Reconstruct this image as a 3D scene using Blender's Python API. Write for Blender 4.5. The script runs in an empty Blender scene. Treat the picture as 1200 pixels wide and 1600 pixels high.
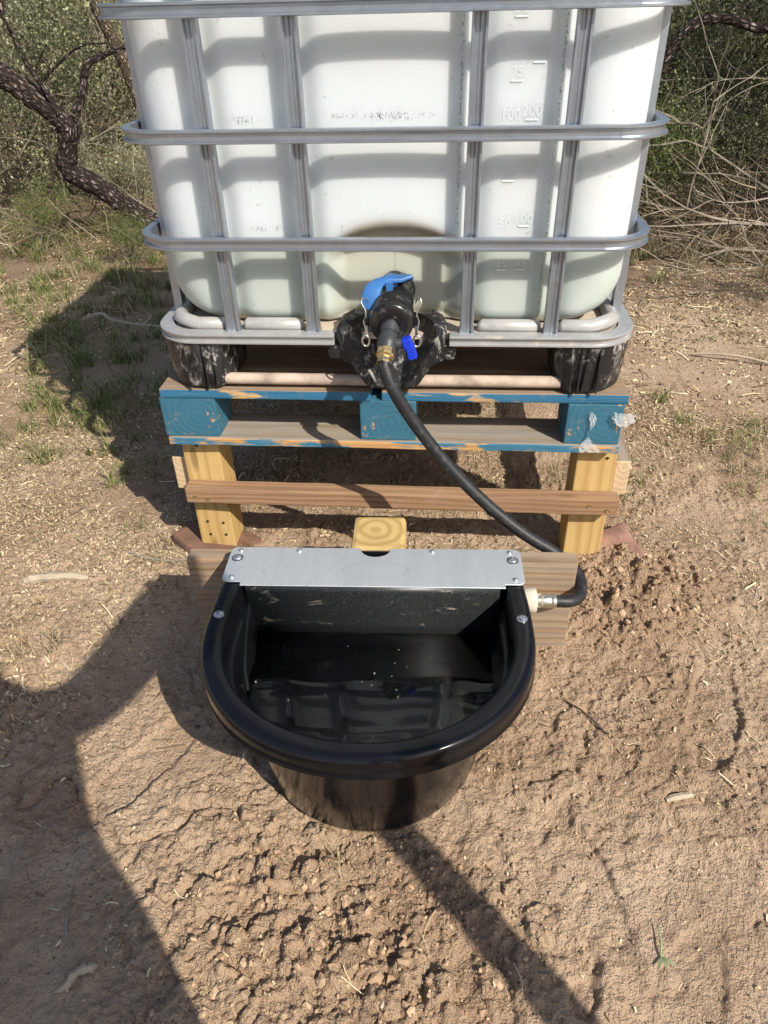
import bpy, bmesh, math, random
import numpy as np
from mathutils import Vector, Matrix

R = math.radians
SC = bpy.context.scene
COL = SC.collection

# ------------------------------------------------------------------ camera
PITCH, YAW, ROLL = 0.6148, 0.0939, -0.0265
cam = bpy.data.objects.new('camera', bpy.data.cameras.new('camera'))
COL.objects.link(cam)
_f = Vector((-math.sin(YAW) * math.cos(PITCH), math.cos(YAW) * math.cos(PITCH), -math.sin(PITCH)))
_r = Vector((math.cos(YAW), math.sin(YAW), 0)); _u = _r.cross(_f)
_r2 = _r * math.cos(ROLL) + _u * math.sin(ROLL); _u2 = _u * math.cos(ROLL) - _r * math.sin(ROLL)
_m = Matrix((_r2, _u2, -_f)).transposed().to_4x4(); _m.translation = (0.114, -1.4264, 1.165)
cam.matrix_world = _m
cam.data.sensor_fit = 'HORIZONTAL'; cam.data.sensor_width = 36.0; cam.data.lens = 36.0 * 1137.3 / 1200
cam.data.clip_start = 0.02; cam.data.clip_end = 500
SC.camera = cam

# ------------------------------------------------------------------ sky, sun, exposure
SUN = Vector((0.76, -0.80, 1.0)).normalized()
w = bpy.data.worlds.new('World'); SC.world = w; w.use_nodes = True
wn = w.node_tree
sky = wn.nodes.new('ShaderNodeTexSky'); sky.sky_type = 'NISHITA'; sky.sun_disc = False
sky.sun_elevation = math.asin(SUN.z); sky.sun_rotation = math.atan2(SUN.x, SUN.y)
sky.air_density = 1.0; sky.dust_density = 1.5; sky.ozone_density = 1.0
wn.nodes['Background'].inputs[1].default_value = 0.108
wn.links.new(sky.outputs[0], wn.nodes['Background'].inputs[0])
sl = bpy.data.lights.new('sun', 'SUN'); sl.energy = 4.9; sl.angle = R(0.55); sl.color = (1.0, 0.935, 0.83)
sun = bpy.data.objects.new('sun', sl); COL.objects.link(sun)
sun.rotation_euler = SUN.to_track_quat('Z', 'Y').to_euler(); sun.location = SUN * 20
SC.view_settings.view_transform = 'Standard'; SC.view_settings.look = 'None'
SC.view_settings.gamma = 1.0; SC.view_settings.use_curve_mapping = False
SC.view_settings.exposure = 0.27
SC.cycles.use_adaptive_sampling = True; SC.cycles.adaptive_threshold = 0.02; SC.cycles.max_bounces = 6; SC.cycles.diffuse_bounces = 3; SC.cycles.glossy_bounces = 3; SC.cycles.transmission_bounces = 5; SC.cycles.transparent_max_bounces = 8

# ------------------------------------------------------------------ helpers: objects and meshes
def tag(o, label=None, cat=None, group=None, kind=None):
    if label: o['label'] = label
    if cat: o['category'] = cat
    if group: o['group'] = group
    if kind: o['kind'] = kind
    return o

def empty(name, loc=(0, 0, 0), rz=0.0):
    o = bpy.data.objects.new(name, None); COL.objects.link(o)
    o.location = loc; o.rotation_euler = (0, 0, rz); o.empty_display_size = 0.1
    return o

def link(name, me, parent=None, loc=(0, 0, 0), rot=(0, 0, 0), mats=None):
    o = bpy.data.objects.new(name, me); COL.objects.link(o)
    o.location = loc; o.rotation_euler = rot; o.parent = parent
    if mats and not me.materials:
        for m in (mats if isinstance(mats, (list, tuple)) else [mats]): me.materials.append(m)
    return o

class MB:
    """collects geometry for ONE mesh object"""
    def __init__(s): s.v = []; s.f = []; s.mi = []
    def add(s, v, f, mi=0):
        b = len(s.v); s.v += [tuple(p) for p in v]; s.f += [tuple(i + b for i in q) for q in f]; s.mi += [mi] * len(f)
        return s
    def tube(s, pts, rad, n=8, caps=True, mi=0):
        pts = [Vector(p) for p in pts]; k = len(pts)
        if not hasattr(rad, '__len__'): rad = [rad] * k
        t0 = (pts[1] - pts[0]).normalized()
        a = t0.orthogonal().normalized(); vs = []; fs = []
        for i, p in enumerate(pts):
            t = (pts[min(i + 1, k - 1)] - pts[max(i - 1, 0)])
            if t.length < 1e-9: t = t0
            t = t.normalized(); a = (a - t * a.dot(t)); a = a.normalized() if a.length > 1e-6 else t.orthogonal().normalized()
            b = t.cross(a)
            for j in range(n):
                q = 2 * math.pi * j / n
                vs.append(p + (a * math.cos(q) + b * math.sin(q)) * rad[i])
        for i in range(k - 1):
            for j in range(n):
                fs.append((i * n + j, i * n + (j + 1) % n, (i + 1) * n + (j + 1) % n, (i + 1) * n + j))
        if caps: fs.append(tuple(range(n))[::-1]); fs.append(tuple((k - 1) * n + j for j in range(n)))
        return s.add(vs, fs, mi)
    def lathe(s, prof, n=24, M=None, mi=0, caps=True):
        """prof: list of (radius, height) about local Z, M places it"""
        M = M or Matrix(); vs = []; fs = []; k = len(prof)
        for (r, z) in prof:
            for j in range(n):
                q = 2 * math.pi * j / n; vs.append(M @ Vector((r * math.cos(q), r * math.sin(q), z)))
        for i in range(k - 1):
            for j in range(n):
                fs.append((i * n + j, i * n + (j + 1) % n, (i + 1) * n + (j + 1) % n, (i + 1) * n + j))
        if caps: fs.append(tuple(range(n))[::-1]); fs.append(tuple((k - 1) * n + j for j in range(n)))
        return s.add(vs, fs, mi)
    def box(s, c, size, M=None, mi=0):
        M = M or Matrix(); c = Vector(c); h = Vector(size) / 2
        vs = [M @ (c + Vector((x * h.x, y * h.y, z * h.z))) for x in (-1, 1) for y in (-1, 1) for z in (-1, 1)]
        return s.add(vs, [(0, 1, 3, 2), (4, 6, 7, 5), (0, 4, 5, 1), (2, 3, 7, 6), (0, 2, 6, 4), (1, 5, 7, 3)], mi)
    def loft(s, rings, close=True, capa=False, capb=False, mi=0):
        n = len(rings[0]); vs = [p for r in rings for p in r]; fs = []
        for i in range(len(rings) - 1):
            for j in range(n if close else n - 1):
                fs.append((i * n + j, i * n + (j + 1) % n, (i + 1) * n + (j + 1) % n, (i + 1) * n + j))
        if capa: fs.append(tuple(range(n))[::-1])
        if capb: fs.append(tuple((len(rings) - 1) * n + j for j in range(n)))
        return s.add(vs, fs, mi)
    def prism(s, outline, y0, y1, mi=0):
        """outline of (x,z) pushed from y0 to y1"""
        n = len(outline); vs = [(x, y0, z) for x, z in outline] + [(x, y1, z) for x, z in outline]
        fs = [tuple(range(n)), tuple(range(2 * n - 1, n - 1, -1))] + [(i, i + n, (i + 1) % n + n, (i + 1) % n) for i in range(n)]
        return s.add(vs, fs, mi)
    def mesh(s, name, smooth=0.0, bevel=0.0, seg=2):
        me = bpy.data.meshes.new(name); me.from_pydata(s.v, [], s.f)
        me.polygons.foreach_set('material_index', s.mi)
        bm = bmesh.new(); bm.from_mesh(me)
        bmesh.ops.recalc_face_normals(bm, faces=bm.faces)
        if bevel:
            ed = [e for e in bm.edges if len(e.link_faces) == 2 and e.calc_face_angle(0) > R(35)]
            bmesh.ops.bevel(bm, geom=ed, offset=bevel, segments=seg, profile=0.6, affect='EDGES', clamp_overlap=True)
        bm.to_mesh(me); bm.free()
        if smooth:
            me.polygons.foreach_set('use_smooth', [True] * len(me.polygons)); me.set_sharp_from_angle(angle=R(smooth))
        me.update(); return me
    def obj(s, name, mats, parent=None, loc=(0, 0, 0), rot=(0, 0, 0), smooth=0.0, bevel=0.0, seg=2):
        return link(name, s.mesh(name, smooth, bevel, seg), parent, loc, rot, mats)

def mesh_np(name, v, q, smooth=False):
    """numpy verts (N,3) and quads (M,4) to a mesh"""
    v = np.asarray(v, np.float32); q = np.asarray(q, np.int32); k = q.shape[1]
    me = bpy.data.meshes.new(name)
    me.vertices.add(len(v)); me.vertices.foreach_set('co', v.ravel())
    me.loops.add(q.size); me.loops.foreach_set('vertex_index', q.ravel())
    me.polygons.add(len(q)); me.polygons.foreach_set('loop_start', np.arange(0, q.size, k, dtype=np.int32))
    me.polygons.foreach_set('use_smooth', np.full(len(q), smooth))
    me.update(calc_edges=True); return me

# ------------------------------------------------------------------ helpers: materials
class M_:
    def __init__(s, name, **kw):
        s.m = bpy.data.materials.new(name); s.m.use_nodes = True
        s.t = s.m.node_tree; s.b = s.t.nodes['Principled BSDF']; s.out = s.t.nodes['Material Output']
        for k, v in kw.items(): s.set(k, v)
    def set(s, k, v):
        k = {'color': 'Base Color', 'rough': 'Roughness', 'metal': 'Metallic', 'spec': 'Specular IOR Level', 'normal': 'Normal',
             'trans': 'Transmission Weight', 'ior': 'IOR', 'coat': 'Coat Weight', 'sss': 'Subsurface Weight', 'alpha': 'Alpha'}.get(k, k)
        s.put(s.b.inputs[k], v)
    def put(s, sock, v):
        if isinstance(v, bpy.types.NodeSocket): s.t.links.new(v, sock)
        elif isinstance(v, (tuple, list)):
            sock.default_value = (*v, 1.0) if (len(v) == 3 and sock.type == 'RGBA') else v
        else: sock.default_value = v
    def n(s, typ, ins=None, **at):
        nd = s.t.nodes.new('ShaderNode' + typ)
        for k, v in at.items(): setattr(nd, k, v)
        for k, v in (ins or {}).items(): s.put(nd.inputs[k], v)
        return nd
    def co(s, kind='Object'): return s.n('TexCoord').outputs[kind]
    def map(s, vec, scale=(1, 1, 1), loc=(0, 0, 0), rot=(0, 0, 0)):
        return s.n('Mapping', {'Vector': vec, 'Scale': scale, 'Location': loc, 'Rotation': rot}).outputs[0]
    def noise(s, vec, scale, detail=4, rough=0.55, dist=0.0):
        return s.n('TexNoise', {'Vector': vec, 'Scale': scale, 'Detail': detail, 'Roughness': rough, 'Distortion': dist}).outputs[0]
    def math(s, op, a, b=0.0, c=0.0, clamp=False):
        nd = s.n('Math', operation=op, use_clamp=clamp)
        s.put(nd.inputs[0], a); s.put(nd.inputs[1], b); s.put(nd.inputs[2], c); return nd.outputs[0]
    def step(s, x, a, b):
        return s.n('MapRange', {'Value': x, 'From Min': a, 'From Max': b}, interpolation_type='SMOOTHSTEP').outputs[0]
    def mix(s, f, a, b, mode='MIX'):
        nd = s.n('Mix', data_type='RGBA', blend_type=mode)
        s.put(nd.inputs[0], f); s.put(nd.inputs[6], a); s.put(nd.inputs[7], b); return nd.outputs[2]
    def bump(s, h, strength=0.3, dist=0.01):
        return s.n('Bump', {'Height': h, 'Strength': strength, 'Distance': dist}).outputs[0]
    def xyz(s, vec):
        nd = s.n('SeparateXYZ', {0: vec}); return nd.outputs
    def ramp(s, f, stops):
        nd = s.n('ValToRGB', {0: f}); e = nd.color_ramp.elements
        while len(e) < len(stops): e.new(0.5)
        for i, (p, c) in enumerate(stops): e[i].position = p; e[i].color = (*c, 1)
        return nd.outputs[0]

def galvanised(name, base=(0.43, 0.475, 0.535), dust=0.25, met=0.86):
    s = M_(name, metal=0.55); c = s.co('Object'); scr = s.step(s.noise(s.map(c, (150, 150, 22)), 1.0, 4, 0.75, 1.5), 0.63, 0.70)
    sp = s.n('TexVoronoi', {'Vector': c, 'Scale': 55.0}).outputs['Color']
    n1 = s.noise(c, 9, 6, 0.65); n2 = s.noise(c, 90, 3)
    spg = s.n('RGBToBW', {0: sp}).outputs[0]; col = s.mix(s.math('MULTIPLY', spg, 0.30), base, tuple(x * 0.62 for x in base))
    col = s.mix(s.step(n1, 0.40, 0.75), col, tuple(x * 0.74 for x in base))
    col = s.mix(s.math('MULTIPLY', s.step(s.noise(c, 22, 5, 0.7), 0.56, 0.74), dust), col, (0.62, 0.56, 0.48))
    col = s.mix(s.math('MULTIPLY', scr, 0.45), col, (0.72, 0.73, 0.74))
    s.set('color', col)
    s.set('metal', s.math('SUBTRACT', met, s.math('MULTIPLY', s.step(n1, 0.5, 0.8), 0.3)))
    s.set('rough', s.math('MULTIPLY_ADD', n2, 0.25, 0.27)); s.set('normal', s.bump(n2, 0.12, 0.002)); return s.m

def wood(name, light, dark, ring=230.0, grey=0.0, greycol=(0.36, 0.33, 0.29), paint=None, wear=0.5, knots=0.5, rough=0.75, pith=(0.0, -0.03)):
    """solid wood: growth rings round a pith along local X, so side faces show grain and ends show arcs"""
    s = M_(name, rough=rough, spec=0.25); rnd = s.n('ObjectInfo').outputs['Random']
    c = s.co('Object')
    off = s.n('CombineXYZ', {0: s.math('MULTIPLY', rnd, 7.0), 1: s.math('MULTIPLY_ADD', rnd, 0.03, pith[0]), 2: s.math('MULTIPLY_ADD', rnd, -0.02, pith[1])}).outputs[0]
    p = s.n('VectorMath', {0: c, 1: off}, operation='ADD').outputs[0]
    wob = s.n('TexNoise', {'Vector': s.map(p, (1.6, 9, 9)), 'Scale': 1.0, 'Detail': 3.0}).outputs[1]
    wob = s.n('VectorMath', {0: wob, 1: (0.5, 0.5, 0.5)}, operation='SUBTRACT').outputs[0]
    wob = s.n('VectorMath', {0: wob, 1: (0.0, 0.035, 0.035)}, operation='MULTIPLY').outputs[0]
    p2 = s.n('VectorMath', {0: p, 1: wob}, operation='ADD').outputs[0]
    x, y, z = s.xyz(p2)[:3]
    d = s.math('SQRT', s.math('ADD', s.math('MULTIPLY', y, y), s.math('MULTIPLY', z, z)))
    rg = s.math('MULTIPLY_ADD', s.math('SINE', s.math('MULTIPLY', d, ring * 2.4)), 0.5, 0.5)
    fib = s.noise(s.map(p, (14, 420, 420)), 1.0, 3, 0.6)
    tone = s.noise(s.map(p, (2.2, 12, 12)), 1.0, 4)
    f = s.math('ADD', s.math('MULTIPLY', s.math('POWER', rg, 2.2), 0.62), s.math('MULTIPLY', fib, 0.36), clamp=True)
    col = s.mix(f, light, dark)
    col = s.mix(s.math('MULTIPLY', s.step(tone, 0.42, 0.75), 0.4), col, dark)
    if grey:
        g = s.math('MULTIPLY', s.step(s.noise(s.map(p, (3, 60, 60)), 1.0, 5, 0.65), 0.30, 0.62), grey)
        col = s.mix(g, col, s.mix(fib, greycol, tuple(k * 0.45 for k in greycol)))
    kn = s.n('TexVoronoi', {'Vector': s.map(p, (3.3, 13, 13)), 'Scale': 1.0}).outputs['Distance']
    col = s.mix(s.math('MULTIPLY', s.step(kn, 0.17, 0.06), knots), col, tuple(k * 0.35 for k in dark))
    # checks: fine dark splits running along the grain
    chk = s.noise(s.map(p, (2.0, 130, 130)), 1.0, 2, 0.5)
    ck = s.math('MULTIPLY', s.step(chk, 0.72, 0.78), 0.55); col = s.mix(ck, col, tuple(k * 0.2 for k in dark))
    h = s.math('SUBTRACT', s.math('ADD', s.math('MULTIPLY', rg, 0.4), fib), s.math('MULTIPLY', ck, 2.0))
    if paint:
        wm = s.noise(s.map(c, (4.5, 22, 22)), 1.0, 5, 0.6); wm2 = s.noise(s.map(p, (18, 120, 120)), 1.0, 4, 0.7)
        k = s.step(s.math('ADD', s.math('MULTIPLY', wm, 0.75), s.math('MULTIPLY', wm2, 0.30)), 0.30 + 0.28 * wear, 0.36 + 0.28 * wear)
        pc = s.mix(s.math('MULTIPLY', s.math('MULTIPLY', rg, s.step(tone, 0.35, 0.65)), 0.30), paint, tuple(q * 0.42 for q in paint))
        pc = s.mix(s.math('MULTIPLY', s.step(fib, 0.42, 0.70), 0.50), pc, tuple(q * 0.62 + 0.075 for q in paint))
        col = s.mix(k, col, pc); s.set('rough', 0.6)
    # ground-in dust
    du = s.step(s.noise(c, 17, 6, 0.7), 0.56, 0.75)
    col = s.mix(s.math('MULTIPLY', du, 0.35), col, (0.42, 0.31, 0.22))
    s.set('color', col); s.set('normal', s.bump(h, 0.35, 0.0025)); return s.m

def plain(name, color, rough=0.5, metal=0.0, spec=0.5, bump=0.0, bscale=60, var=0.2, **kw):
    s = M_(name, rough=rough, metal=metal, spec=spec, **kw); c = s.co('Object')
    n = s.noise(c, bscale * 0.3, 5, 0.6)
    s.set('color', s.mix(s.step(n, 0.3, 0.75), color, tuple(k * (1 - var) for k in color)))
    s.set('rough', s.math('MULTIPLY_ADD', s.noise(c, bscale, 4), 0.2, max(rough - 0.1, 0.02)))
    if bump: s.set('normal', s.bump(s.noise(c, bscale, 5, 0.65), bump, 0.004))
    return s.m

def scuffed_plastic(name, base=(0.014, 0.014, 0.015), amt=1.0, rough=0.42):
    """black plastic with pale scrapes and caught dust"""
    s = M_(name); c = s.co('Object')
    a = s.noise(s.map(c, (46, 46, 26)), 1.0, 6, 0.8, 0.5); b = s.noise(c, 9, 4, 0.6)
    k = s.math('MULTIPLY', s.step(a, 0.53, 0.62), s.step(b, 0.38, 0.56)); k = s.math('MULTIPLY', k, 0.85 * amt)
    col = s.mix(k, base, (0.42, 0.40, 0.37))
    col = s.mix(s.math('MULTIPLY', s.step(s.noise(c, 30, 5, 0.7), 0.52, 0.72), 0.30 * amt), col, (0.30, 0.25, 0.20))
    s.set('color', col); s.set('rough', s.math('MULTIPLY_ADD', k, 0.4, rough)); s.set('normal', s.bump(a, 0.10, 0.003)); return s.m

G = galvanised('galvanised_steel')
G3 = galvanised('dust_caked_steel', (0.46, 0.45, 0.43), 1.0, 0.22)
G2 = galvanised('galvanised_dusty', (0.47, 0.475, 0.475), 0.95, 0.42)
PINE = wood('treated_pine', (0.60, 0.42, 0.18), (0.43, 0.26, 0.085), 140, knots=0.6, pith=(-0.02, -0.03))
PINE_END = wood('treated_pine_heart', (0.60, 0.44, 0.19), (0.36, 0.23, 0.08), 105, knots=0.0, pith=(-0.012, 0.008))
CEDAR = wood('brown_rail_wood', (0.40, 0.235, 0.125), (0.21, 0.11, 0.055), 210, grey=0.25, greycol=(0.42, 0.32, 0.24), knots=0.8)
WEATH = wood('weathered_board', (0.34, 0.26, 0.17), (0.17, 0.12, 0.075), 190, grey=0.85, greycol=(0.40, 0.37, 0.33), knots=0.2)
BACKB = wood('brown_weathered_board', (0.40, 0.275, 0.165), (0.19, 0.115, 0.065), 175, grey=0.50, greycol=(0.44, 0.39, 0.33), knots=0.2)
PALE = wood('pale_sawn_wood', (0.66, 0.50, 0.33), (0.50, 0.35, 0.20), 200, knots=0.2)
DECK = wood('pallet_deck_wood', (0.40, 0.27, 0.16), (0.23, 0.145, 0.08), 200, grey=0.55, greycol=(0.34, 0.29, 0.24), knots=0.4)
BLUE = wood('blue_painted_wood', (0.58, 0.36, 0.17), (0.40, 0.22, 0.09), 190, paint=(0.034, 0.142, 0.212), wear=0.26, knots=0.0, pith=(0.0, 0.01))
BLUEW = wood('worn_blue_painted_wood', (0.62, 0.36, 0.15), (0.45, 0.24, 0.09), 190, paint=(0.045, 0.18, 0.28), wear=0.62, knots=0.0)
BLUEE = wood('blue_painted_edge', (0.62, 0.42, 0.20), (0.45, 0.27, 0.11), 190, paint=(0.030, 0.148, 0.262), wear=0.40, knots=0.0)
BLK = scuffed_plastic('scuffed_black_plastic')
BLKD = scuffed_plastic('valve_black_plastic', (0.010, 0.010, 0.011), 0.25, 0.28)

# ------------------------------------------------------------------ numpy noise for the ground
_tab = {}
def _lat(seed):
    if seed not in _tab: _tab[seed] = np.random.default_rng(seed).random((256, 256, 3))
    return _tab[seed]
def vnoise(x, y, seed):
    t = _lat(seed)[..., 0]; xi = np.floor(x).astype(int); yi = np.floor(y).astype(int)
    fx = x - xi; fy = y - yi; fx = fx * fx * (3 - 2 * fx); fy = fy * fy * (3 - 2 * fy)
    a = t[xi & 255, yi & 255]; b = t[(xi + 1) & 255, yi & 255]; c = t[xi & 255, (yi + 1) & 255]; d = t[(xi + 1) & 255, (yi + 1) & 255]
    return (a * (1 - fx) + b * fx) * (1 - fy) + (c * (1 - fx) + d * fx) * fy
def fbm(x, y, seed, o=4):
    s = 0; a = 0.5; n = 0
    for i in range(o):
        s = s + a * vnoise(x * 2 ** i + 13.7 * i, y * 2 ** i - 7.3 * i, seed + i); n += a; a *= 0.5
    return s / n
def worley(x, y, seed):
    t = _lat(seed); xi = np.floor(x).astype(int); yi = np.floor(y).astype(int)
    best = np.full(x.shape, 9.0); rid = np.zeros(x.shape)
    for dx in (-1, 0, 1):
        for dy in (-1, 0, 1):
            c = t[(xi + dx) & 255, (yi + dy) & 255]
            d = (xi + dx + c[..., 0] - x) ** 2 + (yi + dy + c[..., 1] - y) ** 2
            m = d < best; best = np.where(m, d, best); rid = np.where(m, c[..., 2], rid)
    return np.sqrt(best), rid
def sst(a, b, x):
    t = np.clip((x - a) / (b - a), 0, 1); return t * t * (3 - 2 * t)

FEET = [(0.36, -0.80, 0.35), (0.47, -0.97, -0.5), (0.62, -0.72, 0.9), (0.20, -1.02, 0.1), (0.66, -0.45, -0.3), (-0.42, -0.62, -0.5), (-0.60, -0.92, 0.2), (0.86, -0.25, 0.4)]
def clod_mask(x, y):
    wx = x + 0.18 * (fbm(x * 3, y * 3, 61) - 0.5); wy = y + 0.18 * (fbm(x * 3, y * 3, 71) - 0.5)
    m = sst(0.46, 0.10, np.hypot((wx + 0.05) / 1.15, (wy + 0.93) / 0.85))
    m = np.maximum(m, sst(0.34, 0.08, np.hypot(wx - 0.56, (wy + 0.13) / 0.8)) * 1.1)
    m = m * (1 - 0.75 * sst(0.34, 0.12, np.hypot(x + 0.44, (y + 0.58) * 1.1)))
    m = np.maximum(m, 0.5 * sst(0.50, 0.68, fbm(x * 2.1 + 4, y * 2.1, 33)))
    return m
def ground_h(x, y):
    x = np.asarray(x, float); y = np.asarray(y, float)
    h = 0.022 * (fbm(x * 1.1, y * 1.1, 5) - 0.5) + 0.014 * (fbm(x * 4.3, y * 4.3, 15) - 0.5) + 0.0045 * (fbm(x * 21, y * 21, 25) - 0.5)
    cm = clod_mask(x, y)
    jx = x + 0.026 * (fbm(x * 26, y * 26, 91, 3) - 0.5); jy = y + 0.026 * (fbm(x * 26, y * 26, 95, 3) - 0.5)
    for sz, am, sd in ((0.055, 0.017, 41), (0.028, 0.0105, 43), (0.014, 0.0055, 47)):
        d, r = worley(jx / sz, jy / sz, sd)
        h = h + cm * am * (r ** 1.4) * sst(0.64, 0.46, d)
    gr = sst(0.40, 0.62, fbm(x * 5.5 + 3, y * 5.5, 181)) * sst(3.0, 1.0, y)      # crumbly patches between smooth crust
    d, r = worley(jx / 0.019, jy / 0.019, 51); h = h + 0.0050 * gr * r ** 1.3 * sst(0.64, 0.42, d)
    d, r = worley(jx / 0.010, jy / 0.010, 49); h = h + (0.0010 + 0.0038 * np.maximum(gr, cm)) * r * sst(0.62, 0.30, d)
    h = h + (0.0062 + 0.007 * cm) * (fbm(x * 46, y * 46, 161, 3) - 0.5) + 0.010 * (0.35 + cm) * np.maximum(fbm(x * 13, y * 13, 171, 4) - 0.52, 0)
    # broken crust: narrow cracks with a lifted edge
    n = fbm(x * 3.4 + 9, y * 3.4, 81, 4); gate = sst(0.47, 0.58, fbm(x * 2.3 - 3, y * 2.3, 87))
    near = sst(1.6, 0.6, np.abs(y + 0.7))
    h = h - 0.011 * np.exp(-np.abs(n - 0.52) / 0.006) * gate * near
    h = h + 0.007 * sst(0.52, 0.535, n) * sst(0.60, 0.54, n) * gate * near
    # boot prints with a tread
    for (fx, fy, a) in FEET:
        u = (x - fx) * math.cos(a) + (y - fy) * math.sin(a); v = -(x - fx) * math.sin(a) + (y - fy) * math.cos(a)
        e = np.hypot(u / 0.052, v / 0.145) + 0.5 * (fbm(x * 14, y * 14, 151) - 0.5); ins = sst(1.05, 0.88, e)
        tread = 0.0028 * sst(-0.2, 0.2, np.sin(v * 150 + 2.5 * np.abs(u) * 40)) * sst(0.95, 0.7, e)
        h = h * (1 - 0.45 * ins) - 0.0045 * ins + tread * ins + 0.0018 * np.exp(-((e - 1.12) / 0.12) ** 2) * sst(0.4, 0.6, fbm(x * 9, y * 9, 141))
    h = h - 0.010 * sst(0.30, 0.0, np.hypot(x, y + 0.6) - 0.2)        # scraped hollow under the trough
    h = h + 0.02 * sst(0.30, 0.05, np.hypot(x - 0.58, y + 0.06))        # dug soil by the right post
    return h

def axis(lo, hi, step, far, growth):
    a = list(np.arange(lo, hi + step / 2, step)); s = step
    while a[-1] < far: s *= growth; a.append(a[-1] + s)
    s = step
    while a[0] > -far: s *= growth; a.insert(0, a[0] - s)
    return np.array(a)

def build_ground():
    xs = axis(-0.88, 0.95, 0.0032, 140, 1.04); ys = axis(-1.10, 0.05, 0.0032, 140, 1.035)
    X, Y = np.meshgrid(xs, ys); Z = ground_h(X, Y)
    nx, ny = len(xs), len(ys); idx = np.arange(nx * ny).reshape(ny, nx)
    q = np.stack([idx[:-1, :-1], idx[:-1, 1:], idx[1:, 1:], idx[1:, :-1]], -1).reshape(-1, 4)
    me = mesh_np('ground', np.stack([X, Y, Z], -1).reshape(-1, 3), q, True)
    at = me.attributes.new('loose', 'FLOAT', 'POINT'); at.data.foreach_set('value', clod_mask(X, Y).ravel().astype(np.float32))
    s = M_('soil', rough=0.95, spec=0.12); c = s.co('Object')
    n1 = s.noise(c, 2.2, 6, 0.6); n2 = s.noise(c, 34, 6, 0.7); n3 = s.noise(c, 210, 3, 0.75); n5 = s.noise(c, 95, 3, 0.7); n4 = s.noise(c, 8, 5, 0.62)
    lo = s.n('Attribute', attribute_name='loose').outputs['Fac']
    col = s.mix(s.step(n1, 0.34, 0.66), (0.600, 0.442, 0.305), (0.435, 0.300, 0.200))
    col = s.mix(s.math('MULTIPLY', s.step(n4, 0.45, 0.70), 0.5), col, (0.64, 0.495, 0.360))
    col = s.mix(s.math('MULTIPLY', lo, 0.55), col, (0.43, 0.285, 0.175))
    col = s.mix(s.math('MULTIPLY', s.step(n2, 0.50, 0.72), 0.45), col, (0.26, 0.168, 0.102))
    col = s.mix(s.math('MULTIPLY', s.step(n3, 0.55, 0.75), 0.40), col, (0.62, 0.50, 0.36))
    col = s.mix(s.math('MULTIPLY', s.step(s.noise(c, 1.15, 5, 0.6), 0.50, 0.66), 0.38), col, (0.33, 0.215, 0.135))
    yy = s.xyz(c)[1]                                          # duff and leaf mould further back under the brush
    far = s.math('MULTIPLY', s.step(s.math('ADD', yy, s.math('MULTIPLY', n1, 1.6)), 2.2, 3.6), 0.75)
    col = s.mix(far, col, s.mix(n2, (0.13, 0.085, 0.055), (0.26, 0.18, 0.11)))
    peb = s.n('TexVoronoi', {'Vector': c, 'Scale': 140.0}); pk = s.step(peb.outputs['Distance'], 0.34, 0.22)
    pk = s.math('MULTIPLY', pk, s.step(s.xyz(peb.outputs['Color'])[0], 0.80, 0.86))
    col = s.mix(s.math('MULTIPLY', pk, 0.55), col, (0.58, 0.48, 0.38))
    dv = s.n('TexVoronoi', {'Vector': s.map(c, (1, 1, 1), rot=(0, 0, 0.6)), 'Scale': 175.0}); dk = s.math('MULTIPLY', s.step(dv.outputs['Distance'], 0.42, 0.30), s.step(s.xyz(dv.outputs['Color'])[1], 0.80, 0.84))
    dk = s.math('MULTIPLY', dk, s.step(s.noise(c, 5.0, 4, 0.65), 0.44, 0.62)); col = s.mix(s.math('MULTIPLY', dk, 0.8), col, (0.075, 0.055, 0.04))   # dark specks: bits of dead leaf plus painted shade of crevices
    s.set('color', col)
    h = s.math('ADD', s.math('ADD', s.math('MULTIPLY', n2, 0.7), s.math('ADD', s.math('MULTIPLY', n3, 0.50), s.math('MULTIPLY', n5, 0.75))), s.math('MULTIPLY', pk, 0.35))
    s.set('normal', s.bump(h, 1.0, 0.016))
    g = link('ground', me, mats=s.m); tag(g, kind='structure'); return g
build_ground()

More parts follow.
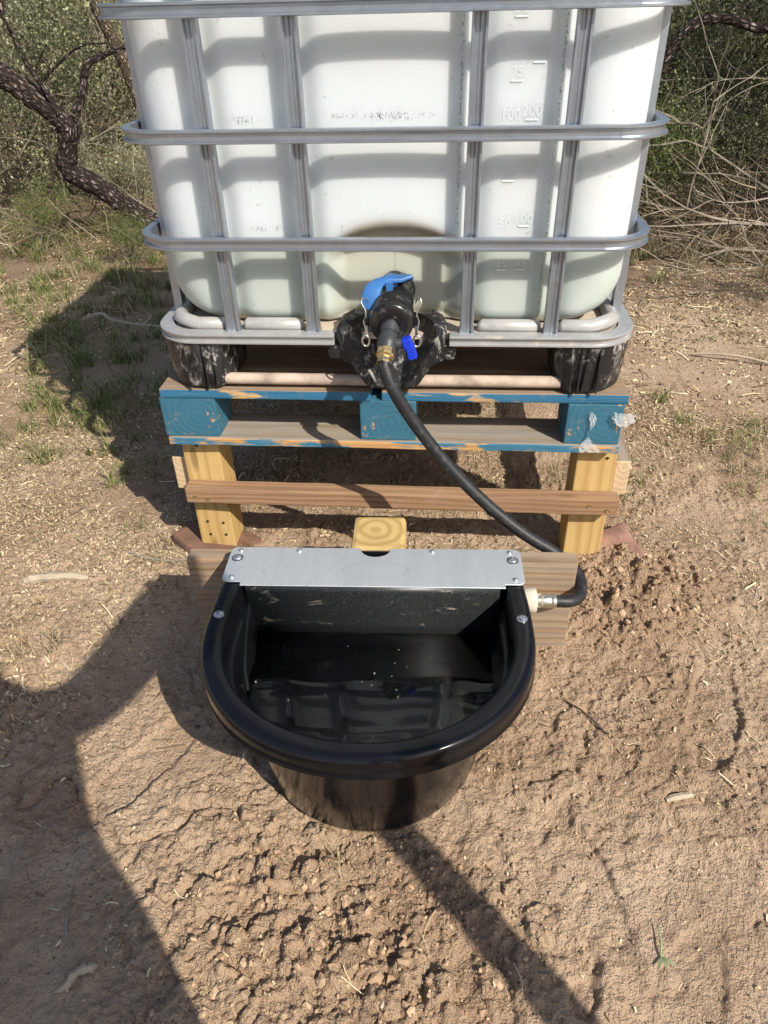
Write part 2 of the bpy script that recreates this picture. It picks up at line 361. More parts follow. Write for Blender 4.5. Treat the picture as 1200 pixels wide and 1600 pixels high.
# ================================================================== the caged water tote
def build_tote():
    T = empty('water_tote', (0, 0, 0.476))
    tag(T, 'white plastic water tote in a galvanised steel cage standing on the blue pallet', 'water tank')
    Z = -0.476                                              # children are written in world heights, shifted by this
    P = lambda mb, name, mat, **k: mb.obj(name, mat, T, (0, 0, Z), **k)
    BX = (-0.326, -0.1575, 0.1575, 0.326); RZ = (0.7826, 0.969, 1.156, 1.343, 1.53); Y1 = 1.17
    # ---- bottle
    z0, zt = 0.602, 1.60
    zs = list(np.arange(0, 0.05, 0.003)) + list(np.arange(0.05, 0.60, 0.0055)) + list(np.arange(0.60, 0.90, 0.03)) + [0.93, 0.955, 0.975, 0.99, 0.998]
    rcx = 0.105
    def disp(x, z):
        g = 0.0
        for b in BX: g += 0.016 * math.exp(-((x - b) / 0.026) ** 2)
        g -= 0.004 * math.cos(min(abs(x) / 0.14, 1.0) * math.pi / 2)
        u = (x - 0.010) / 0.150; top = 0.812 - 0.045 * u * u
        s1 = float(sst(1.0, 0.66, abs(u))); s2 = float(sst(top, top - 0.055, z))
        return g + 0.050 * s1 * s2
    rings = []
    for dz in zs:
        z = z0 + dz; r = 0.105; ix = r - math.sqrt(max(r * r - (r - dz) ** 2, 0)) if dz < r else 0
        r = 0.040; iy = r - math.sqrt(max(r * r - (r - dz) ** 2, 0)) if dz < r else 0
        top = (zt - z)
        if top < 0.09: q = 0.09 - math.sqrt(max(0.09 ** 2 - (0.09 - top) ** 2, 0)); ix += q; iy += q
        hx = 0.472 - ix; ya = 0.040 + iy; yb = Y1 - 0.045 - iy; rc = min(0.085, hx * 0.9)
        pts = []
        def arc(cx, cy, a0, n=12):
            for i in range(n + 1):
                a = a0 + (math.pi / 2) * i / n; pts.append((cx + rc * math.cos(a), cy + rc * math.sin(a)))
        nf = 150
        for i in range(nf): pts.append((-(hx - rc) + 2 * (hx - rc) * i / nf, ya))
        arc(hx - rc, ya + rc, -math.pi / 2)
        for i in range(1, 12): pts.append((hx, ya + rc + (yb - ya - 2 * rc) * i / 12))
        arc(hx - rc, yb - rc, 0)
        for i in range(1, 12): pts.append((hx - rc - 2 * (hx - rc) * i / 12, yb))
        arc(-hx + rc, yb - rc, math.pi / 2)
        for i in range(1, 12): pts.append((-hx, yb - rc - (yb - ya - 2 * rc) * i / 12))
        arc(-hx + rc, ya + rc, math.pi, 12); pts.pop()
        fw = min(1.0, dz / 0.02 + 0.35)
        rings.append([(x, y + (disp(x, z) * fw if y < ya + rc * 0.9 else 0), z) for x, y in pts])
    mb = MB(); mb.loft(rings, True, True, True)
    s = M_('milky_polyethylene', rough=0.38, spec=0.42, sss=0.8)
    s.b.inputs['Subsurface Radius'].default_value = (1.0, 1.0, 0.92); s.b.inputs['Subsurface Scale'].default_value = 0.05
    c = s.co('Object'); x, y, z = s.xyz(c)[:3]
    n1 = s.noise(c, 3.0, 5); n2 = s.noise(c, 14, 6, 0.7)
    col = s.mix(s.step(n1, 0.35, 0.7), (0.660, 0.705, 0.725), (0.645, 0.678, 0.682))
    lvl = s.step(s.math('ADD', z, s.math('MULTIPLY', n1, 0.02)), 0.80, 0.765)   # water standing inside the bottle
    col = s.mix(s.math('MULTIPLY', lvl, 0.85), col, (0.46, 0.520, 0.475))
    def boxm(xa, xb, za, zb, fx=0.01, fz=0.006):
        a = s.math('MULTIPLY', s.step(x, xa - fx, xa + fx), s.step(x, xb + fx, xb - fx))
        return s.math('MULTIPLY', a, s.math('MULTIPLY', s.step(z, za - fz, za + fz), s.step(z, zb + fz, zb - fz)))
    front = s.step(y, 0.13, 0.12)
    sp = s.noise(s.map(c, (520, 60, 210)), 1.0, 4, 0.75); dn = s.noise(s.map(c, (28, 1, 1)), 1.0, 4, 0.7); spk = s.step(s.math('MULTIPLY_ADD', s.math('SUBTRACT', dn, 0.5), 0.55, sp), 0.52, 0.60)
    for (xa, xb, za, zb, k) in ((-0.10, 0.085, 0.991, 0.996, 0.9), (-0.045, 0.055, 0.988, 0.997, 1.0), (-0.08, 0.075, 1.004, 1.006, 0.35), (-0.285, -0.235, 0.984, 0.994, 0.8), (-0.2835, -0.2815, 0.984, 0.997, 1.0), (0.0065, 0.0085, 0.984, 1.0, 1.0),
                                (-0.266, -0.212, 0.796, 0.803, 1.0), (0.128, 0.134, 0.80, 1.16, 0.7), (0.300, 0.306, 0.62, 1.16, 0.75), (-0.13, 0.12, 1.16, 1.20, 0.3)):
        mk = s.math('MULTIPLY', s.math('MULTIPLY', boxm(xa, xb, za, zb, 0.018 if xb - xa > 0.02 else 0.003), spk), s.math('MULTIPLY', front, k))
        col = s.mix(mk, col, (0.035, 0.03, 0.028))
    # brown scum caught on the lip over the outlet, drip lines and dust along the foot
    u = s.math('DIVIDE', s.math('SUBTRACT', x, 0.01), 0.135); arch = s.math('SUBTRACT', z, s.math('SUBTRACT', 0.800, s.math('MULTIPLY', s.math('MULTIPLY', u, u), 0.042)))
    lip = s.math('MULTIPLY', s.step(arch, -0.045, -0.004), s.step(arch, 0.022, 0.002)); lip = s.math('MULTIPLY', lip, s.step(s.math('ABSOLUTE', u), 1.0, 0.6))
    lip = s.math('MULTIPLY', s.math('MULTIPLY', lip, front), s.math('MULTIPLY_ADD', n2, 0.9, 0.25), clamp=True)
    col = s.mix(s.math('MULTIPLY', lip, 0.95), col, (0.17, 0.125, 0.07))
    halo = s.math('MULTIPLY', s.math('MULTIPLY', s.step(arch, 0.040, 0.0), s.step(arch, -0.05, -0.01)), s.math('MULTIPLY', s.step(s.math('ABSOLUTE', u), 1.05, 0.55), front)); halo = s.math('MULTIPLY', halo, s.math('MULTIPLY_ADD', n2, 0.8, 0.2), clamp=True)
    col = s.mix(s.math('MULTIPLY', halo, 0.75), col, (0.36, 0.29, 0.18))
    tan = s.math('MULTIPLY', s.math('MULTIPLY', s.step(arch, 0.0, -0.03), s.step(s.math('ABSOLUTE', u), 1.1, 0.7)), front)
    col = s.mix(s.math('MULTIPLY', tan, 0.45), col, (0.62, 0.575, 0.43))
    streak = s.step(s.noise(s.map(c, (60, 10, 2.5)), 1.0, 4, 0.65), 0.55, 0.75); low = s.step(z, 0.80, 0.62)
    col = s.mix(s.math('MULTIPLY', s.math('MULTIPLY', streak, low), 0.35), col, (0.50, 0.42, 0.30))
    foot = s.math('MULTIPLY', s.step(z, 0.628, 0.605), s.math('MULTIPLY_ADD', n2, 1.1, 0.1), clamp=True); col = s.mix(s.math('MULTIPLY', foot, 0.8), col, (0.33, 0.27, 0.17))
    spots = s.step(s.noise(c, 60, 2, 0.5), 0.70, 0.74); col = s.mix(s.math('MULTIPLY', spots, 0.35), col, (0.35, 0.30, 0.25))
    seam = s.math('MULTIPLY', s.step(s.math('ABSOLUTE', s.math('SUBTRACT', x, 0.008)), 0.0016, 0.0006), 0.35); seam = s.math('MULTIPLY', seam, s.math('MULTIPLY', front, s.step(z, 0.82, 0.78)))
    col = s.mix(seam, col, (0.15, 0.13, 0.10))
    s.set('color', col); s.set('normal', s.bump(s.noise(c, 5.0, 3), 0.15, 0.02))
    bottle = P(mb, 'bottle', s.m, smooth=50)
    # embossed level marks
    clean = M_('clean_polyethylene', color=(0.655, 0.70, 0.715), rough=0.4, spec=0.4).m
    def emboss(body, px, pz, size):
        cu = bpy.data.curves.new('level_mark', 'FONT'); cu.body = body; cu.size = size; cu.extrude = 0.0009; cu.align_x = 'CENTER'
        o = bpy.data.objects.new('level_mark', cu); COL.objects.link(o); dg = bpy.context.evaluated_depsgraph_get()
        me = bpy.data.meshes.new_from_object(o.evaluated_get(dg)); bpy.data.objects.remove(o); me.materials.clear()
        yy = 0.040 + disp(px, pz)
        link('level_mark', me, bottle, (px, yy + 0.0003, pz), (R(90), 0, 0), clean)
    def dash(px, pz, wd=0.022):
        m2 = MB().box((0, 0, 0), (wd, 0.0042, 0.0035)); m2.obj('level_line', clean, bottle, (px, 0.040 + disp(px, pz), pz), bevel=0.0012, seg=1)
    for body, px, pz, sz in (('50', 0.226, 1.141, 0.026), ('500', 0.262, 1.076, 0.026), ('100', 0.219, 0.984, 0.024), ('200', 0.256, 0.990, 0.024), ('300', 0.259, 0.904, 0.024), ('50', 0.222, 0.801, 0.024),
                            ('100', 0.257, 0.809, 0.024), ('25', 0.221, 0.726, 0.020), ('15', 0.259, 0.727, 0.020), ('75', 0.226, 1.050, 0.022), ('60', 0.222, 0.890, 0.022)): emboss(body, px, pz, sz)
    for px, pz in ((0.226, 1.135), (0.261, 1.070), (0.225, 1.043), (0.256, 0.983), (0.257, 0.897), (0.222, 0.883), (0.257, 0.803), (0.221, 0.720), (0.258, 0.721)): dash(px, pz)
    # ---- cage: rings, posts, bottom frame
    def rrect(hx, ya, yb, rc, n=9):
        p = []
        for cx, cy, a0 in ((hx - rc, ya + rc, -90), (hx - rc, yb - rc, 0), (-hx + rc, yb - rc, 90), (-hx + rc, ya + rc, 180)):
            for i in range(n + 1):
                a = R(a0 + 90 * i / n); p.append((cx + rc * math.cos(a), cy + rc * math.sin(a), math.cos(a), math.sin(a)))
        return p
    def ring(name, z, hh, dep, hx, ya, yb, rc, mat, a=None, b=None):
        prof = [(-0.0025, -hh), (0.0, -hh * 0.88), (0.0, -hh * 0.62), (-0.0055, -hh * 0.46), (-0.0055, hh * 0.46), (0.0, hh * 0.62), (0.0, hh * 0.88), (-0.0025, hh), (-dep, hh), (-dep, -hh)]
        path = rrect(hx, ya, yb, rc); mb = MB()
        rg = [[(x + nx * o, y + ny * o, z + q) for o, q in prof] for x, y, nx, ny in path]
        if a is None: mb.loft(rg + [rg[0]], True)
        else:                                                # open at the front between x=a and x=b
            st = [(b, ya, 0, -1)]; en = [(a, ya, 0, -1)]; path = st + path[0:] + en
            rg = [[(x + nx * o, y + ny * o, z + q) for o, q in prof] for x, y, nx, ny in path]; mb.loft(rg, True, True, True)
        return P(mb, name, mat, smooth=20)
    for z in RZ: ring('horizontal_bar', z, 0.0118, 0.016, 0.502, -0.018, Y1 + 0.018, 0.095, G)
    def vbar():
        wv, d = 0.0135, 0.018
        pr = [(-wv, 0.002), (-wv * 0.92, 0), (-wv * 0.66, 0), (-wv * 0.52, 0.0065), (-wv * 0.12, 0.0060), (0, 0.0044), (wv * 0.12, 0.0060), (wv * 0.52, 0.0065), (wv * 0.66, 0), (wv * 0.92, 0), (wv, 0.002), (wv, d), (-wv, d)]
        mb = MB(); zz = [0.594, 0.62, 0.70, 1.0, 1.3, 1.54]
        mb.loft([[(x * (1.25 if z < 0.61 else 1.0), y, z) for x, y in pr] for z in zz], True, True, True); return mb.mesh('vertical_bar', 20)
    vm = vbar(); vm.materials.append(G)
    for b in BX: link('vertical_bar', vm, T, (b, 0.0, Z)); link('vertical_bar', vm, T, (b, Y1, Z), (0, 0, math.pi))
    for yy in (0.125, 0.40, 0.66, 0.93):
        link('vertical_bar', vm, T, (0.484, yy, Z), (0, 0, R(90))); link('vertical_bar', vm, T, (-0.484, yy, Z), (0, 0, R(-90)))
    ring('bottom_frame', 0.5935, 0.0105, 0.03, 0.503, -0.020, Y1 + 0.02, 0.095, G2, -0.112, 0.124)
    # tray under the bottle and its rolled edge
    mb = MB(); pth = rrect(0.475, 0.012, Y1 - 0.02, 0.085)
    mb.loft([[(x, y, z) for x, y, _, _ in pth] for z in (0.586, 0.600)], True, True, True)
    dusty = plain('dusty_steel_tray', (0.55, 0.46, 0.37), 0.8, 0.0, 0.3, 0.2, 30, 0.35); P(mb, 'tray', dusty, smooth=40)
    def bead(pts): mb = MB(); mb.tube(pts, [0.007] + [0.0150] * (len(pts) - 2) + [0.007], 14); return P(mb, 'tray_edge', G3, smooth=60)
    zb = 0.6090; yb_ = 0.028
    for sgn in (-1, 1):
        bead([(sgn * 0.308, yb_, zb), (sgn * 0.300, yb_, zb), (sgn * 0.19, yb_, zb), (sgn * 0.18, yb_, zb)])
        c_ = [(sgn * 0.345, yb_, zb), (sgn * 0.352, yb_, zb), (sgn * 0.395, yb_, zb)]
        for i in range(9):
            a = R(-90 + 90 * i / 8); c_.append((sgn * (0.405 + 0.055 * math.cos(a)), yb_ + 0.058 + 0.058 * math.sin(a), zb + 0.006 * math.sin(math.pi * i / 8)))
        c_ += [(sgn * 0.46, 0.35, zb), (sgn * 0.46, 0.8, zb), (sgn * 0.46, 1.05, zb), (sgn * 0.46, 1.06, zb)]; bead(c_)
    # ---- corner feet of black plastic
    def foot(sx, back):
        rg = []
        for z, k, inn in ((0.477, 0.012, 0.010), (0.482, 0.007, 0.004), (0.515, 0.004, 0.0), (0.545, 0.002, -0.006), (0.572, 0.0, -0.016), (0.583, 0.0, -0.020)):
            ox = 0.498 - k; oy = -0.014 + k; rc = 0.085; pts = []
            xi = 0.345 + (inn if inn > 0 else inn * 0.3); yi = 0.17
            pts.append((xi + 0.018, oy + 0.004)); 
            for i in range(1, 8): pts.append((xi + 0.018 + (ox - rc - xi - 0.018) * i / 8, oy + 0.0025 * math.sin(i * 2.4)))
            for i in range(11): a = R(-90 + 90 * i / 10); pts.append((ox - rc + rc * math.cos(a), oy + rc + rc * math.sin(a)))
            pts += [(ox, yi), (xi + 0.02, yi), (xi, yi - 0.02), (xi, oy + 0.03)]
            rg.append([(sx * x, (y if not back else Y1 - y), z) for x, y in pts])
        mb = MB(); mb.loft(rg, True, True, True)
        for q in (0.43, 0.392): mb.box((sx * q, (-0.0135 if not back else Y1 + 0.0135), 0.53), (0.0035, 0.008, 0.095))   # moulding ribs
        return P(mb, 'corner_foot', BLK, smooth=40)
    for sx in (-1, 1):
        for back in (0, 1): foot(sx, back)
    # ---- front and rear skid tubes
    pinkish = plain('faded_skid_coating', (0.58, 0.46, 0.37), 0.75, 0.0, 0.3, 0.5, 45, 0.55)
    for yy in (0.014, Y1 - 0.014): mb = MB(); mb.tube([(-0.36, yy, 0.492), (0, yy, 0.492), (0.36, yy, 0.493)], 0.0128, 12); P(mb, 'skid_tube', pinkish, smooth=60)
    dk = plain('dark_plywood', (0.16, 0.11, 0.07), 0.85, bump=0.2)
    mb = MB(); mb.box((0, 0.60, 0.535), (0.16, 0.16, 0.10)); P(mb, 'centre_foot', BLK, bevel=0.006)
    # ---- guard (chute) under the outlet
    GUARD = scuffed_plastic('guard_black_plastic', (0.013, 0.013, 0.014), 0.8, 0.36)
    prof = [(0.634, 0.080, 0.030, 0.055), (0.630, 0.103, 0.004, 0.054), (0.618, 0.112, -0.012, 0.052), (0.600, 0.112, -0.018, 0.048), (0.585, 0.106, -0.020, 0.044), (0.565, 0.095, -0.022, 0.038), (0.545, 0.083, -0.024, 0.030), (0.525, 0.071, -0.026, 0.020), (0.508, 0.060, -0.028, 0.008), (0.497, 0.050, -0.029, -0.004), (0.491, 0.044, -0.026, -0.008)]
    rows = []
    for z, wd, edge, deep in prof:
        wl = 0.022; fl = max(0.016, wd * 0.30)
        rows.append([(0.006 + sx * q, y, z) for sx, q, y in ((-1, wd, edge + 0.030), (-1, wd, edge), (-1, wd - wl, edge), (-1, fl, deep), (1, fl, deep), (1, wd - wl, edge), (1, wd, edge), (1, wd, edge + 0.030))])
    mb = MB(); mb.loft(rows, False)
    for sx in (-1, 1):                                       # side tabs that hook under the frame
        mb.prism([(0.006 + sx * q, z) for q, z in ((0.085, 0.582), (0.126, 0.580), (0.131, 0.574), (0.130, 0.560), (0.124, 0.556), (0.108, 0.556), (0.092, 0.546), (0.080, 0.540))], -0.021, 0.010)
    g = P(mb, 'valve_guard', GUARD, smooth=24)
    # ---- outlet valve
    V = MB(); ax = Matrix.Translation((0.010, 0.115, 0.664)) @ Matrix.Rotation(R(90), 4, 'X')     # local +Z -> world -Y
    V.lathe([(0.047, 0.0), (0.050, 0.004), (0.050, 0.018), (0.044, 0.022), (0.040, 0.026), (0.036, 0.04), (0.036, 0.085), (0.0395, 0.09), (0.0395, 0.104), (0.036, 0.108), (0.035, 0.15), (0.034, 0.16)], 40, ax)
    V.lathe([(0.017, 0.028), (0.017, 0.05), (0.013, 0.052), (0.011, 0.062)], 20, Matrix.Translation((0.010, 0.034, 0.655)))
    for i in range(22):
        a = 2 * math.pi * i / 22; V.box((0.0365 * math.cos(a), 0.0365 * math.sin(a), 0.06), (0.003, 0.004, 0.036), ax @ Matrix.Rotation(0, 4, 'Z'))
    valve = P(V, 'outlet_valve', BLKD, smooth=40)
    cap = MB(); ax2 = Matrix.Translation((0.011, -0.036, 0.663)) @ Matrix.Rotation(R(96), 4, 'X')
    cap.lathe([(0.0375, 0.0), (0.0415, 0.003), (0.0415, 0.016), (0.039, 0.019), (0.039, 0.030), (0.0425, 0.034), (0.0425, 0.052), (0.0405, 0.0565), (0.037, 0.0590), (0.030, 0.0600), (0.021, 0.0605), (0.020, 0.066), (0.0, 0.067)], 40, ax2, caps=False)
    for sx in (-1, 1): cap.box((sx * 0.044, 0.0, 0.040), (0.014, 0.018, 0.018), ax2)
    cap.obj('camlock_cap', BLKD, valve, smooth=40)
    # blue tee handle: one blade lies back, the other turns down at the front left
    bl = plain('faded_blue_plastic', (0.045, 0.175, 0.46), 0.42, 0.0, 0.5, 0.08, 40, 0.25)
    H = MB(); top = 0.753
    pth = [(0.032, 0.030, 0.703), (0.028, 0.020, 0.712), (0.014, 0.010, 0.714), (-0.004, -0.004, 0.714), (-0.018, -0.016, 0.711), (-0.027, -0.026, 0.703), (-0.032, -0.034, 0.690), (-0.034, -0.039, 0.674), (-0.034, -0.040, 0.668)]
    hw = [0.018, 0.025, 0.024, 0.014, 0.013, 0.017, 0.018, 0.017, 0.012]; rg = []
    for i, p in enumerate(pth):
        p = Vector(p); t = (Vector(pth[min(i + 1, 8)]) - Vector(pth[max(i - 1, 0)])).normalized()
        sd = t.cross(Vector((0, 0, 1))); sd = sd.normalized() if sd.length > 0.2 else Vector((0.8, -0.6, 0)); sd = (sd * 0.6 + Vector((-0.75, -0.65, 0)).normalized() * -0.4).normalized() if sd.dot(Vector((0.75, 0.65, 0))) > 0 else (sd * 0.6 + Vector((-0.75, -0.65, 0)).normalized() * 0.4).normalized()
        sd = -sd if sd.x < 0 else sd
        sd = (sd - t * sd.dot(t)).normalized(); nn = sd.cross(t).normalized(); wv = hw[i]
        rg.append([p + sd * wv * math.cos(a) + nn * 0.0055 * (1 if math.sin(a) > 0 else -1) * abs(math.sin(a)) ** 0.5 for a in [2 * math.pi * k / 16 for k in range(16)]])
    H.loft(rg, True, True, True)
    H.lathe([(0.012, -0.040), (0.012, 0.0)], 14, Matrix.Translation((0.006, 0.008, 0.711)))
    H.box((0.004, -0.018, 0.697), (0.013, 0.010, 0.032))
    H.obj('valve_handle', bl, valve, smooth=45)
    # wire levers of the cam coupling
    wire = plain('zinc_wire', (0.62, 0.60, 0.54), 0.3, 0.9, 0.5)
    for sx in (-1, 1):
        L = MB(); bx = 0.011 + sx * 0.0455
        L.tube([(bx, -0.060, 0.688), (bx + sx * 0.004, -0.066, 0.698), (bx + sx * 0.010, -0.070, 0.700), (bx + sx * 0.012, -0.074, 0.692), (bx + sx * 0.004, -0.078, 0.680), (bx + sx * 0.003, -0.080, 0.670), (bx + sx * 0.008, -0.082, 0.658), (bx + sx * 0.004, -0.084, 0.644), (bx + sx * 0.006, -0.086, 0.636)], 0.0014, 8)
        L.tube([(bx + sx * 0.004 + 0.0070 * math.cos(a), -0.088, 0.622 + 0.011 * math.sin(a)) for a in [2 * math.pi * k / 18 for k in range(19)]], 0.0021, 8, caps=False)
        L.box((bx + sx * 0.003, -0.078, 0.644), (0.006, 0.012, 0.026)); L.obj('cam_lever', wire, valve, smooth=50)
    # grey ball valve, its blue tab and the brass nipple
    A = Vector((0.011, -0.094, 0.659)); B = Vector((0.004, -0.150, 0.618)); d = (B - A).normalized(); MA = d.to_track_quat('Z', 'Y').to_matrix().to_4x4(); MA.translation = A
    gp = plain('dark_grey_pvc', (0.045, 0.048, 0.052), 0.45, 0.0, 0.5, 0.1, 50, 0.3)
    bv = MB(); bv.lathe([(0.0155, -0.01), (0.0155, 0.008), (0.0185, 0.009), (0.0185, 0.022), (0.0165, 0.023), (0.0175, 0.03), (0.0195, 0.038), (0.0195, 0.048), (0.017, 0.055), (0.0165, 0.060)], 22, MA)
    sd = Vector((1, 0.05, -0.05)).normalized(); Ms = sd.to_track_quat('Z', 'Y').to_matrix().to_4x4(); Ms.translation = A + d * 0.043
    bv.lathe([(0.011, 0.0), (0.011, 0.026), (0.006, 0.027), (0.006, 0.034)], 16, Ms); bv.obj('hose_valve', gp, valve, smooth=40)
    br = plain('brass', (0.72, 0.55, 0.26), 0.28, 0.95, 0.5, 0.05); b_ = MB()
    b_.lathe([(0.0175, 0.058), (0.0185, 0.060), (0.0185, 0.071), (0.0155, 0.073), (0.0140, 0.076), (0.0150, 0.080), (0.0150, 0.088)], 8, MA); b_.obj('brass_fitting', br, valve, smooth=30)
    tb = MB(); Mt = Matrix.Translation(A + d * 0.043 + sd * 0.036) @ Matrix.Rotation(R(-14), 4, 'Y')
    tb.box((0.002, 0, 0.002), (0.018, 0.020, 0.022), Mt); tb.box((0.006, -0.003, -0.015), (0.017, 0.018, 0.028), Mt)
    tb.obj('tap_tab', plain('bright_blue_plastic', (0.012, 0.045, 0.62), 0.35, 0.0, 0.5), valve, bevel=0.003)
    return B
HOSE_START = build_tote()

# ================================================================== hose
def catmull(pts, k=8):
    P = [Vector(p) for p in pts]; P = [P[0] * 2 - P[1]] + P + [P[-1] * 2 - P[-2]]; out = []
    for i in range(1, len(P) - 2):
        a, b, c, d = P[i - 1:i + 3]
        for j in range(k):
            t = j / k; out.append(0.5 * ((2 * b) + (c - a) * t + (2 * a - 5 * b + 4 * c - d) * t * t + (3 * b - a - 3 * c + d) * t ** 3))
    out.append(P[-2]); return out
def build_hose():
    h = MB(); pts = [(0.003, -0.158, 0.616), (0.005, -0.170, 0.598), (0.022, -0.180, 0.560), (0.060, -0.182, 0.495), (0.123, -0.190, 0.411), (0.203, -0.205, 0.330), (0.285, -0.222, 0.267), (0.345, -0.232, 0.232),
                 (0.380, -0.243, 0.208), (0.399, -0.262, 0.193), (0.402, -0.290, 0.185), (0.393, -0.317, 0.184), (0.374, -0.333, 0.187), (0.354, -0.337, 0.189), (0.332, -0.337, 0.190)]
    h.tube(catmull(pts, 8), 0.0124, 16)
    s = M_('black_rubber', rough=0.5, spec=0.4); c = s.co('Object'); n = s.noise(c, 70, 5, 0.7)
    s.set('color', s.mix(s.math('MULTIPLY', s.step(n, 0.52, 0.75), 0.35), (0.016, 0.017, 0.019), (0.20, 0.17, 0.14)))
    s.set('rough', s.math('MULTIPLY_ADD', n, 0.3, 0.35)); s.set('normal', s.bump(n, 0.1, 0.002))
    o = h.obj('hose', s.m, smooth=60); tag(o, 'black rubber hose curving from the tote outlet down to the trough inlet', 'hose')
    f = MB(); ax = Matrix.Translation((0.346, -0.3375, 0.1895)) @ Matrix.Rotation(R(-90), 4, 'Y')
    f.lathe([(0.0136, 0.0), (0.0146, 0.002), (0.0146, 0.008), (0.0138, 0.010), (0.0146, 0.012), (0.0146, 0.026), (0.0125, 0.028), (0.0125, 0.036)], 20, ax)
    f.obj('crimped_ferrule', plain('zinc_ferrule', (0.66, 0.62, 0.52), 0.3, 0.9, 0.5), o, smooth=40)
build_hose()

# ================================================================== the blue pallet
def board(name, parent, L, W, T, loc, rot=(0, 0, 0), mats=(), sides=None, bevel=0.002, rag=0.0, seed=0):
    """a plank: length along local X, width Y, thickness Z, centred; sides maps '+x','-y'.. to a material slot"""
    rng = random.Random(seed); k = max(2, int(L / 0.06)); rg = []
    for i in range(k + 1):
        x = -L / 2 + L * i / k
        j = [rng.uniform(-rag, rag) for _ in range(4)]
        rg.append([(x, -W / 2 + j[0], -T / 2 + j[1] * 0.5), (x, W / 2 + j[2], -T / 2 + j[1] * 0.5), (x, W / 2 + j[2], T / 2 + j[3] * 0.4), (x, -W / 2 + j[0], T / 2 + j[3] * 0.4)])
    mb = MB(); mb.loft(rg, True, True, True); me = mb.mesh(name, 0, bevel, 2)
    for m in mats: me.materials.append(m)
    if sides:
        me.update(); vals = []
        for p in me.polygons:
            n = p.normal; a = max(range(3), key=lambda q: abs(n[q])); key = ('+' if n[a] > 0 else '-') + 'xyz'[a]
            vals.append(sides.get(key, 0))
        me.polygons.foreach_set('material_index', vals)
    return link(name, me, parent, loc, rot)

def build_pallet():
    P = empty('wooden_pallet', (0, 0, 0.335)); Z = -0.335
    tag(P, 'worn blue painted wooden block pallet between the tote and its post legs', 'pallet')
    DY = 1.20
    # blocks: end grain faces the front, so the length runs front to back
    blk = (-0.447, 0.000, 0.446); wid = (0.127, 0.122, 0.121)
    for r_, yy in enumerate((0.052, 0.60, DY - 0.06)):
        for i, x in enumerate(blk):
            board('block', P, 0.112, wid[i], 0.097, (x - 0.006, yy, Z + 0.4025), (0, 0, R(90)), (BLUE,), None, 0.003, 0.0012, 11 * r_ + i)
    # bottom boards run left-right
    sd = {'-y': 1, '+y': 1, '-x': 1, '+x': 1}
    for k, (yy, wd) in enumerate(((0.052, 0.125), (0.60, 0.13), (DY - 0.06, 0.125))):
        board('bottom_board', P, 1.012, wd, 0.0185, (-0.005, yy, Z + 0.3445), (0, 0, 0), (WEATH, BLUEW), sd, 0.0025, 0.0012, 30 + k)
    # top deck: a split lead board and the rest with gaps between
    board('deck_board', P, 0.470, 0.105, 0.0205, (-0.276, 0.046, Z + 0.4618), (0, 0, 0), (DECK, BLUEE), sd, 0.0022, 0.001, 41)
    board('deck_board', P, 0.523, 0.105, 0.0205, (0.243, 0.049, Z + 0.4618), (0, R(-0.1), 0), (DECK, BLUEE), sd, 0.0022, 0.001, 42)
    y = 0.175
    for k in range(8):
        board('deck_board', P, 1.008, 0.122, 0.020, (0.0, y, Z + 0.4617), (0, 0, 0), (DECK, BLUEW), {'-x': 1, '+x': 1}, 0.0022, 0.001, 50 + k); y += 0.1375
build_pallet()

# ================================================================== stand of posts and rails under the pallet
def build_stand():
    S = empty('post_stand', (0, 0, 0)); tag(S, 'low stand of yellow pine posts with a brown front rail under the pallet', 'stand')
    for x in (-0.4525, 0.4655):
        for yy in (0.066, 1.08):
            board('post', S, 0.375, 0.089, 0.089, (x, yy, 0.1465), (0, R(90), R(180) if x > 0 else 0), (PINE,), None, 0.004, 0.0004, int(x * 100) + int(yy * 10))
    board('rail', S, 1.018, 0.041, 0.041, (0.0145, -0.001, 0.1985), (0, R(0.25), 0), (CEDAR,), None, 0.003, 0.0012, 71)
    board('rail', S, 1.02, 0.038, 0.070, (0.005, 1.146, 0.16), (0, 0, 0), (CEDAR,), None, 0.003, 0.001, 72)
    board('rail', S, 1.10, 0.038, 0.092, (-0.5165, 0.59, 0.226), (0, 0, R(90)), (WEATH, PALE), {'-x': 1, '+x': 1}, 0.003, 0.002, 73)
    board('rail', S, 1.10, 0.038, 0.092, (0.530, 0.585, 0.244), (0, 0, R(90)), (WEATH, PALE), {'-x': 1, '+x': 1}, 0.003, 0.002, 74)
    sc = MB(); sc.lathe([(0.0045, 0.0), (0.0045, 0.002), (0.002, 0.001)], 12); me = sc.mesh('screw', 40); me.materials.append(plain('brass_screw', (0.55, 0.42, 0.20), 0.4, 0.8, 0.5))
    for x, z in ((-0.472, 0.198), (-0.440, 0.192), (0.456, 0.201), (0.498, 0.190)): link('screw', me, S, (x, -0.0215, z), (R(90), 0, 0))
    ho = MB(); ho.lathe([(0.0036, 0.0), (0.0036, 0.0012)], 10); hm = ho.mesh('screw_hole', 40); hm.materials.append(plain('dark_hole', (0.03, 0.02, 0.012), 0.9))
    for x, z in ((-0.470, 0.095), (-0.468, 0.055), (-0.430, 0.092), (-0.428, 0.055), (0.488, 0.305), (-0.46, 0.315)): link('screw_hole', hm, S, (x, 0.0207, z), (R(90), 0, 0))
build_stand()

